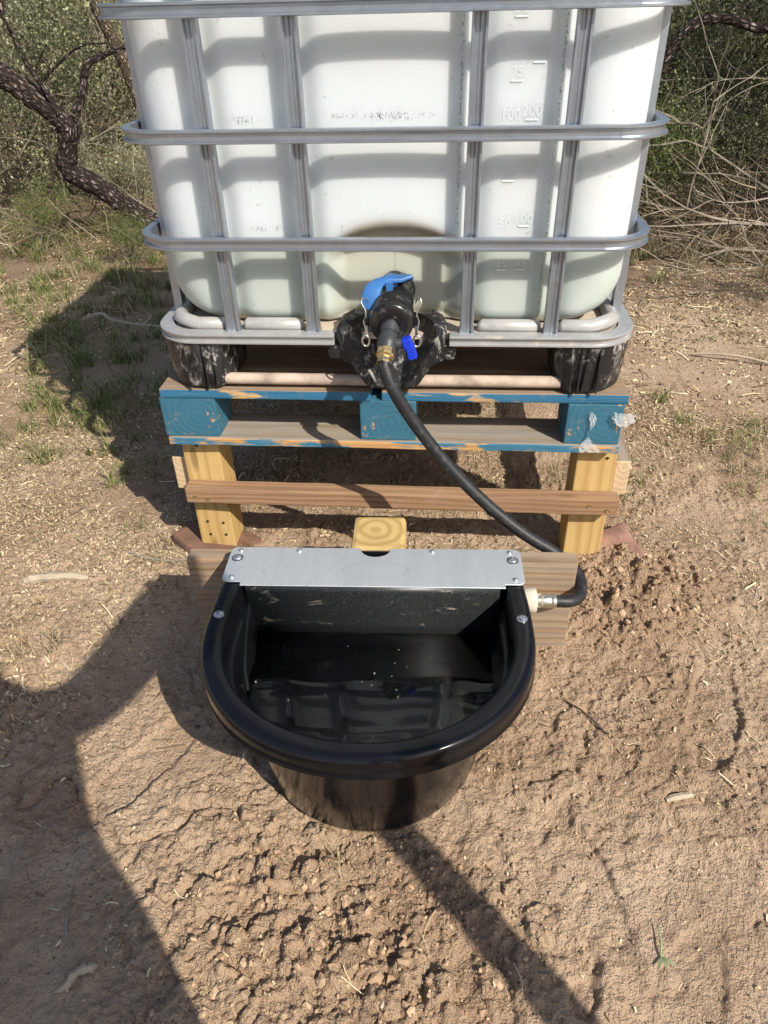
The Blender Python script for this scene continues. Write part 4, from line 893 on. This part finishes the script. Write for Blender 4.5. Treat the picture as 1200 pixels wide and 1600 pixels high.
def leaf_cloud(centres, per, sig, size, rng, flat=0.0):
    """many small pointed leaves scattered in clumps about twig tips"""
    c = np.repeat(np.asarray(centres, float), per, 0); n = len(c); p = c + rng.normal(0, sig, (n, 3))
    Rm = unit_rot(n, rng); s = size * rng.uniform(0.45, 1.0, n) * np.where(rng.random(n) < 0.12, 1.7, 1.0)
    base = np.array([(0, 0, 0), (0.30, 0.45, 0.06), (0, 1.0, 0), (-0.30, 0.45, 0.06)], float)
    v = np.einsum('nij,kj->nki', Rm, base) * s[:, None, None] + p[:, None]
    return v.reshape(-1, 3), (np.arange(n * 4).reshape(n, 4))

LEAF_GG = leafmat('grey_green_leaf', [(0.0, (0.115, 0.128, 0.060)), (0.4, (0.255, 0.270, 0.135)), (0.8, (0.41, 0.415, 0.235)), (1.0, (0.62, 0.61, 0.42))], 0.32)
LEAF_SHADE = leafmat('shaded_green_leaf', [(0.0, (0.035, 0.042, 0.020)), (0.5, (0.080, 0.092, 0.042)), (0.9, (0.135, 0.145, 0.072)), (1.0, (0.27, 0.25, 0.15))], 0.2)  # shade on the right-hand brush is painted into these darker leaf colours
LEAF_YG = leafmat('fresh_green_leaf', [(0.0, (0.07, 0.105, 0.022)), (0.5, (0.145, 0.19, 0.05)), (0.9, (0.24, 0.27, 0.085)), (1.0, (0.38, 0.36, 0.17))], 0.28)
STEM = plain('brush_stem', (0.24, 0.20, 0.155), 0.9, 0.0, 0.15, 0.3, 60, 0.5)
PALEST = plain('bleached_branch', (0.40, 0.345, 0.275), 0.85, 0.0, 0.2, 0.35, 70, 0.45)

def shrub_mesh(seed, h, rad, stems, per, size, sig):
    rng = random.Random(seed); mb = MB(); tips = []
    for i in range(stems):
        a = rng.uniform(0, 6.283); d = Vector((math.cos(a) * rng.uniform(0.15, 0.75), math.sin(a) * rng.uniform(0.15, 0.75), 1))
        branch(mb, Vector((rng.gauss(0, 0.10), rng.gauss(0, 0.10), -0.03)), d, h * rng.uniform(0.55, 0.9), 0.016 * rng.uniform(0.6, 1.2), 2, rng, tips, 0.4, 5, (2, 4), 0.8, 0.2)
    c = np.array([tuple(t[0]) for t in tips]); c = c[c[:, 2] > 0.10]
    v, f = leaf_cloud(c, per, sig, size, np.random.default_rng(seed)); ok = np.repeat((v.reshape(-1, 4, 3)[:, :, 2].min(1) > 0.01), 1)
    f = f[ok]
    return mb.mesh('stems', 60), mesh_np('foliage', v, f)
VAR = [shrub_mesh(3, 1.25, 0.6, 10, 36, 0.022, 0.06), shrub_mesh(8, 1.5, 0.7, 9, 34, 0.024, 0.07), shrub_mesh(21, 0.75, 0.5, 12, 28, 0.020, 0.05), shrub_mesh(34, 1.1, 0.6, 11, 34, 0.022, 0.065)]
def shrub(name, k, x, y, s, rz, leaf, label, group=None, stem=STEM):
    r = empty(name, (x, y, gz(x, y)), rz); r.scale = (s, s, s); tag(r, label, 'shrub', group)
    a = link('stems', VAR[k][0].copy(), r, mats=stem)
    b = link('foliage', VAR[k][1].copy(), r, mats=leaf)
    return r
shrub('shrub', 2, -2.20, 2.78, 0.36, 0.3, LEAF_YG, 'low bright green shrub under the leaning trunk at left')
shrub('shrub', 2, -1.62, 2.50, 0.27, 4.3, LEAF_YG, 'lowest little green shrub in front of the leaning trunk')
shrub('shrub', 2, -2.72, 2.75, 0.45, 5.3, LEAF_GG, 'low grey-green shrub at the left edge in front of the brush')
shrub('shrub', 2, -1.80, 3.30, 0.60, 1.9, LEAF_GG, 'small grey-green shrub beside the foot of the leaning trunk')
shrub('shrub', 0, -2.75, 3.35, 0.85, 2.2, LEAF_GG, 'grey-green shrub at the left edge below the leaning trunk')
shrub('shrub', 1, -1.75, 4.15, 1.0, 4.0, LEAF_GG, 'tall grey-green shrub directly left of the tote')
shrub('shrub', 3, -2.65, 4.25, 1.15, 0.8, LEAF_GG, 'tall loose shrub behind the leaning trunk at left')
shrub('shrub', 2, 1.14, 3.25, 0.80, 3.0, LEAF_YG, 'green shrub right beside the tote at right')
shrub('shrub', 0, 1.55, 3.85, 1.0, 5.1, LEAF_SHADE, 'shade-toned green shrub behind the dead branches at right')
shrub('shrub', 3, 2.25, 3.75, 1.1, 1.2, LEAF_SHADE, 'shade-toned green shrub at the far right edge')
shrub('shrub', 2, 1.95, 3.15, 0.75, 0.4, LEAF_SHADE, 'low shade-toned shrub inside the brush pile at right')
shrub('shrub', 2, 1.48, 3.35, 0.80, 2.7, LEAF_SHADE, 'low shade-toned green shrub under the crooked dark limb at right')
shrub('shrub', 1, 1.25, 4.6, 1.0, 2.4, LEAF_SHADE, 'tall shade-toned shrub between the tote and the right edge')

def thicket():
    """the mass of brush that closes off the view"""
    rng = random.Random(5); nr = np.random.default_rng(6); V = []; F = []; b = 0; ST = MB()
    for i in range(74):
        x = rng.uniform(-8, 8); y = rng.uniform(4.9, 9.5) if abs(x) < 4 else rng.uniform(2.8, 9.0); s = rng.uniform(0.9, 1.5); k = rng.randrange(4)
        me = VAR[k][1]; n = len(me.vertices); v = np.empty(n * 3, np.float32); me.vertices.foreach_get('co', v); v = v.reshape(-1, 4, 3)
        m = len(v); v = v[nr.permutation(m)[: int(m * 0.55)]]; c = v.mean(1, keepdims=True); v = c + (v - c) * 1.6
        a = rng.uniform(0, 6.283); ca, sa = math.cos(a), math.sin(a); v = v @ np.array([[ca, sa, 0], [-sa, ca, 0], [0, 0, 1]]) * s + np.array([x, y, 0.0])
        V.append(v.reshape(-1, 3)); F.append(np.arange(len(v) * 4).reshape(-1, 4) + b); b += len(v) * 4
        tips = []
        for q in range(4): branch(ST, Vector((x + rng.gauss(0, .2), y + rng.gauss(0, .2), 0)), Vector((rng.gauss(0, .4), rng.gauss(0, .4), 1)), 1.1 * s, 0.022, 1, rng, tips, 0.4, 5, (2, 3))
    o = link('thicket', mesh_np('thicket', np.concatenate(V), np.concatenate(F)), mats=LEAF_GG); tag(o, 'dense thicket of grey-green brush behind everything', 'brush', kind='stuff')
    o = link('thicket_stems', ST.mesh('thicket_stems', 60), mats=STEM); tag(o, 'bare grey stems of the dense thicket in the background', 'brush', kind='stuff')
thicket()

# ---- leaning mesquite with dark furrowed bark
def barkmat(name, lightc, darkc, sc=1.0):
    s = M_(name, rough=0.9, spec=0.15); c = s.n('Attribute', attribute_name='barkco').outputs['Vector']
    wv = s.n('TexNoise', {'Vector': c, 'Scale': 14.0, 'Detail': 4.0}).outputs[1]; p = s.n('VectorMath', {0: c, 1: s.n('VectorMath', {0: wv, 1: (0.035, 0.035, 0.07)}, operation='MULTIPLY').outputs[0]}, operation='ADD').outputs[0]
    vo = s.n('TexVoronoi', {'Vector': s.map(p, (52 * sc, 52 * sc, 22 * sc)), 'Scale': 1.0}, feature='DISTANCE_TO_EDGE').outputs['Distance']
    k = s.step(vo, 0.05, 0.28); n = s.noise(c, 26, 5, 0.7)
    pl = s.mix(s.step(n, 0.46, 0.68), darkc, lightc); s.set('color', s.mix(k, tuple(q * 0.3 for q in darkc), pl))
    s.set('normal', s.bump(s.math('ADD', k, s.math('MULTIPLY', n, 0.3)), 0.9, 0.02)); return s.m
MESQ = barkmat('furrowed_bark', (0.36, 0.31, 0.28), (0.085, 0.062, 0.053))
TANB = barkmat('tan_bark', (0.40, 0.33, 0.24), (0.22, 0.17, 0.12), 1.3)
def tree(name, label, limbs, bark, leaf, crown_at, seed, per=24, size=0.026):
    T = empty(name, limbs[0][0][0]); tag(T, label, 'tree'); o = Vector(limbs[0][0][0]); rng = random.Random(seed)
    mb = MB(); tips = []; bc = []
    for pts, rad in limbs:
        C = catmull(pts, 6); rr = []
        for i in range(len(C)): a = i / 6; j = min(int(a), len(rad) - 2); rr.append((rad[j] + (rad[j + 1] - rad[j]) * (a - j)) * rng.uniform(0.78, 0.98))
        mb.tube([p - o for p in C], rr, 16); ln = 0.0
        for i in range(len(C)):
            ln += (C[i] - C[i - 1]).length if i else 0.0
            for j in range(16): bc.append((math.cos(j * math.pi / 8) * rr[i], math.sin(j * math.pi / 8) * rr[i], ln))
    for p, d, L, r in crown_at: branch(mb, Vector(p) - o, Vector(d), L, r, 3, rng, tips, 0.35, 5, (2, 4), 0.7, 0.1)
    tr = mb.obj('trunk', bark, T, smooth=60); at = tr.data.attributes.new('barkco', 'FLOAT_VECTOR', 'POINT'); nv = len(tr.data.vertices)
    bc += [tuple(p) for p in mb.v[len(bc):]]; at.data.foreach_set('vector', np.array(bc, np.float32)[:nv].ravel())
    if tips:
        v, f = leaf_cloud(np.array([tuple(t[0]) for t in tips]), per, 0.09, size, np.random.default_rng(seed)); link('crown', mesh_np('crown', v, f), T, mats=leaf)
    return T
tree('mesquite_tree', 'thick leaning trunk with dark furrowed bark at left', [
    ([(-1.30, 2.85, -0.05), (-1.50, 2.88, 0.06), (-1.70, 2.9, 0.18), (-1.895, 2.9, 0.325), (-2.030, 2.9, 0.41), (-2.005, 2.9, 0.53), (-1.985, 2.9, 0.64), (-2.135, 2.9, 0.775), (-2.279, 2.9, 0.881), (-2.45, 2.92, 1.02), (-2.75, 2.95, 1.35), (-3.0, 3.1, 1.9)],
     [0.085, 0.075, 0.066, 0.062, 0.064, 0.062, 0.066, 0.070, 0.068, 0.06, 0.05, 0.04]),
    ([(-1.93, 2.9, 0.66), (-1.86, 2.92, 0.78), (-1.82, 2.95, 0.90), (-1.72, 2.97, 0.95), (-1.55, 3.0, 1.0)], [0.03, 0.026, 0.022, 0.016, 0.010]),
    ([(-1.99, 2.86, 0.69), (-2.03, 2.86, 0.80), (-2.10, 2.85, 0.95), (-2.16, 2.85, 1.15)], [0.022, 0.018, 0.014, 0.008]),
    ([(-2.03, 2.86, 0.85), (-1.90, 2.83, 0.93), (-1.76, 2.80, 1.00), (-1.62, 2.80, 1.01)], [0.007, 0.0075, 0.006, 0.004])],
    MESQ, LEAF_GG, [((-3.0, 3.1, 1.8), (-0.3, 0.1, 1), 0.8, 0.03), ((-2.75, 2.95, 1.35), (0.5, 0.2, 1), 0.8, 0.025), ((-2.16, 2.85, 1.12), (0.1, 0.1, 1), 0.6, 0.012)], 9)
tree('tan_tree', 'slim tan trunk slanting behind the upper left cage corner', [
    ([(-1.55, 3.4, 0.0), (-1.66, 3.4, 0.40), (-1.744, 3.4, 0.721), (-1.785, 3.4, 0.884), (-1.853, 3.4, 1.071), (-1.908, 3.4, 1.22), (-2.0, 3.4, 1.6)], [0.05, 0.046, 0.042, 0.04, 0.036, 0.034, 0.028])],
    TANB, LEAF_GG, [((-2.0, 3.4, 1.55), (-0.1, 0.1, 1), 0.8, 0.025)], 10)
tree('dark_tree', 'dark crooked trunk and limb showing right of the upper cage corner', [
    ([(1.02, 3.1, 0.0), (1.04, 3.1, 0.4), (1.08, 3.05, 0.70), (1.166, 3.0, 0.833), (1.208, 3.0, 0.942), (1.312, 3.0, 1.033), (1.462, 3.0, 1.043), (1.655, 3.0, 1.0), (1.9, 3.0, 1.08)], [0.045, 0.04, 0.036, 0.033, 0.030, 0.027, 0.025, 0.024, 0.018]),
    ([(1.10, 3.03, 0.74), (1.08, 3.05, 0.95), (1.14, 3.08, 1.25), (1.2, 3.1, 1.7)], [0.03, 0.026, 0.024, 0.018])],
    MESQ, LEAF_SHADE, [((1.2, 3.1, 1.65), (0.2, 0.2, 1), 0.8, 0.02), ((1.9, 3.0, 1.08), (0.6, 0.2, 1), 0.7, 0.015)], 11)

# ---- dead branches heaped at the right edge of the clearing
def dead(name, label, base, d, L, r, seed, depth=3, up=0.0, bendy=0.22):
    rng = random.Random(seed); mb = MB(); tips = []; branch(mb, Vector((0, 0, 0)), Vector(d), L, r, depth, rng, tips, bendy, 6, (3, 5), 0.55, up)
    o = mb.obj(name, PALEST, None, base, smooth=60); tag(o, label, 'branch')
dead('dead_branch', 'pale dead branch reaching left above the brush pile at right', (2.05, 2.62, 0.20), (-1.0, -0.05, 0.50), 0.85, 0.0095, 3, 2)
dead('dead_branch', 'long bleached dead branch lying across the brush pile at right', (2.05, 2.50, 0.16), (-1.0, -0.1, 0.24), 1.0, 0.010, 14, 2)
dead('dead_branch', 'tangled dead branch at the foot of the brush pile at right', (1.95, 2.45, 0.06), (-1.0, -0.15, 0.12), 0.8, 0.0085, 25)
dead('dead_branch', 'low dead branch poking out of the brush pile towards the clearing', (2.2, 2.2, 0.04), (-1.0, -0.35, 0.06), 0.75, 0.0075, 47, 2)
dead('dead_branch', 'bleached dead twigs high in the brush at right', (2.15, 3.15, 0.75), (-1.0, -0.1, 0.15), 0.7, 0.0055, 58)
dead('dead_branch', 'thin dead twigs standing in the brush at upper left', (-2.35, 3.2, 0.0), (0.25, -0.1, 1.0), 0.9, 0.006, 69)
dead('dead_branch', 'dry twigs low in the brush left of the tote', (-1.75, 3.0, 0.0), (0.2, -0.1, 1.0), 0.45, 0.005, 70)

def twig_pile():
    """brown tangle of fine dead twigs at the foot of the brush on both sides"""
    rng = random.Random(91); mb = MB()
    for i in range(1500):
        if i % 5: x = rng.uniform(1.0, 2.7); y = rng.uniform(2.55, 3.3) - 0.12 * (x - 1.0); zc = abs(rng.gauss(0, 0.16))
        else: x = rng.uniform(-3.2, -1.2); y = rng.uniform(2.5, 3.3); zc = abs(rng.gauss(0, 0.08))
        L = rng.uniform(0.08, 0.42); a = rng.gauss(math.pi, 0.9); e = rng.gauss(0.25, 0.4); d = Vector((math.cos(a) * math.cos(e), math.sin(a) * math.cos(e), math.sin(e)))
        p = Vector((x, y, 0.01 + zc)); pts = [p]
        for k in range(3): d = (d + Vector((rng.gauss(0, .18), rng.gauss(0, .18), rng.gauss(0, .18)))).normalized(); p = p + d * L / 3; pts.append(p.copy())
        r = rng.uniform(0.0012, 0.0034); mb.tube(pts, [r, r * .85, r * .6, r * .3], 3, caps=False)
    s = M_('brown_twig', rough=0.9, spec=0.15); g = s.n('NewGeometry').outputs['Random Per Island']
    s.set('color', s.ramp(g, [(0.0, (0.07, 0.045, 0.03)), (0.5, (0.20, 0.145, 0.095)), (0.85, (0.34, 0.27, 0.19)), (1.0, (0.52, 0.46, 0.36))]))
    tag(mb.obj('twig_litter', s.m, smooth=60), 'brown tangle of fine dead twigs at the foot of the brush', 'twigs', kind='stuff')
twig_pile()

# ---- a tree outside the picture on the right that dapples the ground there
tree('shade_tree', 'spreading tree beyond the right edge shading the brush', [
    ([(4.9, 0.4, -0.05), (4.85, 0.45, 0.8), (4.7, 0.5, 1.6), (4.6, 0.6, 2.4), (4.4, 0.7, 3.2)], [0.13, 0.11, 0.10, 0.085, 0.06])],
    MESQ, LEAF_GG, [((4.6, 0.6, 2.3), (-1, 0.5, 0.9), 1.5, 0.05), ((4.6, 0.6, 2.4), (0.2, -1, 0.9), 1.4, 0.05), ((4.4, 0.7, 3.1), (-0.4, 0.3, 1), 1.4, 0.05), ((4.7, 0.5, 2.0), (0.2, 1.0, 0.7), 1.5, 0.05), ((4.5, 0.6, 2.8), (-1, -0.3, 0.6), 1.3, 0.04)], 12, 16, 0.05)

# ================================================================== the person taking the picture, and a pole, whose shadows fall into view
def build_person():
    P = empty('person', (0.225, -1.70, 0)); tag(P, 'person in a long-sleeved shirt and jeans standing behind the camera, one arm raised to shape the shadow', 'person')
    #        name: (pos, radius_x, radius_y, parent)
    J = [((0, 0.02, 0.90), 0.150, 0.115, None), ((0, 0.03, 1.05), 0.140, 0.105, 0), ((0, 0.07, 1.22), 0.165, 0.115, 1), ((0, 0.10, 1.34), 0.10, 0.085, 2), ((0, 0.085, 1.39), 0.052, 0.055, 3),
         ((0, 0.07, 1.44), 0.070, 0.083, 4), ((0, 0.085, 1.50), 0.075, 0.092, 5), ((0, 0.075, 1.56), 0.056, 0.068, 6),
         ((0.155, 0.09, 1.345), 0.062, 0.060, 3), ((0.175, 0.190, 1.300), 0.064, 0.064, 8), ((0.280, 0.285, 1.38), 0.074, 0.074, 9), ((0.325, 0.345, 1.43), 0.068, 0.068, 10), ((0.350, 0.385, 1.46), 0.056, 0.044, 11),  # right arm posed and thickened only to shape the shadow beside the trough
         ((-0.155, 0.09, 1.345), 0.062, 0.060, 3), ((-0.235, 0.08, 1.09), 0.045, 0.045, 13), ((-0.215, 0.180, 1.05), 0.035, 0.034, 14), ((-0.185, 0.225, 1.085), 0.026, 0.022, 15), ((-0.165, 0.238, 1.12), 0.028, 0.018, 16),
         ((0.085, 0.02, 0.80), 0.088, 0.09, 0), ((0.10, 0.03, 0.48), 0.060, 0.064, 18), ((0.105, 0.0, 0.10), 0.042, 0.046, 19), ((0.11, 0.06, 0.035), 0.042, 0.034, 20), ((0.115, 0.17, 0.028), 0.036, 0.024, 21),
         ((-0.085, 0.02, 0.80), 0.088, 0.09, 0), ((-0.10, 0.03, 0.48), 0.060, 0.064, 23), ((-0.105, 0.0, 0.10), 0.042, 0.046, 24), ((-0.11, 0.06, 0.035), 0.042, 0.034, 25), ((-0.115, 0.17, 0.028), 0.036, 0.024, 26)]
    for base, sg in ((12, 1), (17, -1)):                      # four fingers and a thumb on each hand, curled towards the phone
        for k in range(4):
            b = Vector(J[base][0]); i = len(J); J.append(((b.x - sg * 0.012, b.y + 0.012, b.z + 0.03 - 0.018 * k), 0.0085, 0.0085, base)); J.append(((b.x - sg * 0.035, b.y + 0.010, b.z + 0.034 - 0.018 * k), 0.008, 0.008, i)); J.append(((b.x - sg * 0.048, b.y - 0.006, b.z + 0.034 - 0.018 * k), 0.007, 0.007, i + 1))
        b = Vector(J[base][0]); i = len(J); J.append(((b.x - sg * 0.012, b.y - 0.026, b.z + 0.0), 0.010, 0.010, base)); J.append(((b.x - sg * 0.034, b.y - 0.032, b.z + 0.012), 0.0085, 0.0085, i))
    bm = bmesh.new(); L = bm.verts.layers.skin.verify(); vs = []
    for p, rx, ry, par in J:
        v = bm.verts.new(p); v[L].radius = (rx, ry); v[L].use_root = par is None; vs.append(v)
        if par is not None: bm.edges.new((vs[par], v))
    me = bpy.data.meshes.new('body'); bm.to_mesh(me); bm.free()
    o = link('body', me, P); sk = o.modifiers.new('Skin', 'SKIN'); sk.use_smooth_shade = True; sb = o.modifiers.new('Subdivision', 'SUBSURF'); sb.levels = 2; sb.render_levels = 2
    s = M_('clothing', rough=0.85, spec=0.2); c = s.co('Object'); z = s.xyz(c)[2]; n = s.noise(c, 120, 3)
    col = s.mix(s.step(z, 0.94, 0.945), (0.05, 0.075, 0.13), (0.22, 0.27, 0.24)); col = s.mix(s.step(z, 1.375, 1.38), col, (0.52, 0.34, 0.25)); col = s.mix(s.step(z, 0.085, 0.08), col, (0.08, 0.055, 0.04))
    hand = s.math('MULTIPLY', s.step(s.xyz(c)[1], 0.205, 0.209), s.step(z, 1.0, 1.05)); col = s.mix(hand, col, (0.52, 0.34, 0.25))
    s.set('color', col); s.set('normal', s.bump(n, 0.2, 0.003)); me.materials.append(s.m)
    hair = MB(); hair.lathe([(0.001, 0.095), (0.045, 0.088), (0.078, 0.055), (0.090, 0.0), (0.086, -0.05), (0.070, -0.07)], 24, Matrix.Translation((0, 0.060, 1.53)) @ Matrix.Rotation(R(14), 4, 'X'), caps=False)
    hair.obj('hair', plain('brown_hair', (0.06, 0.04, 0.028), 0.7, bump=0.4), P, smooth=50)
    SKIN = plain('skin', (0.52, 0.34, 0.25), 0.6); fc = MB(); fc.tube([(0, 0.25, 1.515), (0, 0.272, 1.487), (0, 0.250, 1.477)], [0.008, 0.014, 0.010], 8); fc.obj('nose', SKIN, P, (0, -0.08, 0), smooth=60)
    fc = MB(); fc.box((0, 0.246, 1.447), (0.04, 0.01, 0.008)); fc.obj('mouth', plain('lips', (0.42, 0.20, 0.17), 0.5), P, (0, -0.08, 0), bevel=0.003)
    for sx in (-1, 1):
        e = MB(); e.lathe([(0.001, -0.01), (0.011, 0.0), (0.001, 0.01)], 10, Matrix.Translation((sx * 0.032, 0.250, 1.520)), caps=False); e.obj('eye', plain('eye_white', (0.6, 0.58, 0.55), 0.2), P, (0, -0.08, 0), smooth=80)
        e = MB(); e.box((sx * 0.086, 0.16, 1.505), (0.014, 0.03, 0.055)); e.obj('ear', SKIN, P, (0, -0.08, 0), bevel=0.006)
    ph = MB(); ph.box((0, 0, 0), (0.072, 0.148, 0.008)); o = ph.obj('phone', plain('black_glass', (0.02, 0.02, 0.022), 0.15), None, bevel=0.004)
    m = cam.matrix_world.copy(); o.matrix_world = m @ Matrix.Translation((0, -0.045, 0.012)); tag(o, 'black phone held up by the person behind the camera', 'phone')
build_person()
def pole():
    mb = MB(); C = catmull([(0.93, -1.645, -0.1), (0.925, -1.64, 0.5), (0.915, -1.63, 1.1), (0.92, -1.63, 1.66)], 6)
    mb.tube(C, [0.036 - 0.0004 * i for i in range(len(C))], 14); o = mb.obj('shadow_pole', TANB, smooth=60); tag(o, 'slim unseen pole right of the camera, guessed from its strip shadow', 'pole')  # unseen pole, a guess sized to cast the strip shadow on the soil
pole()
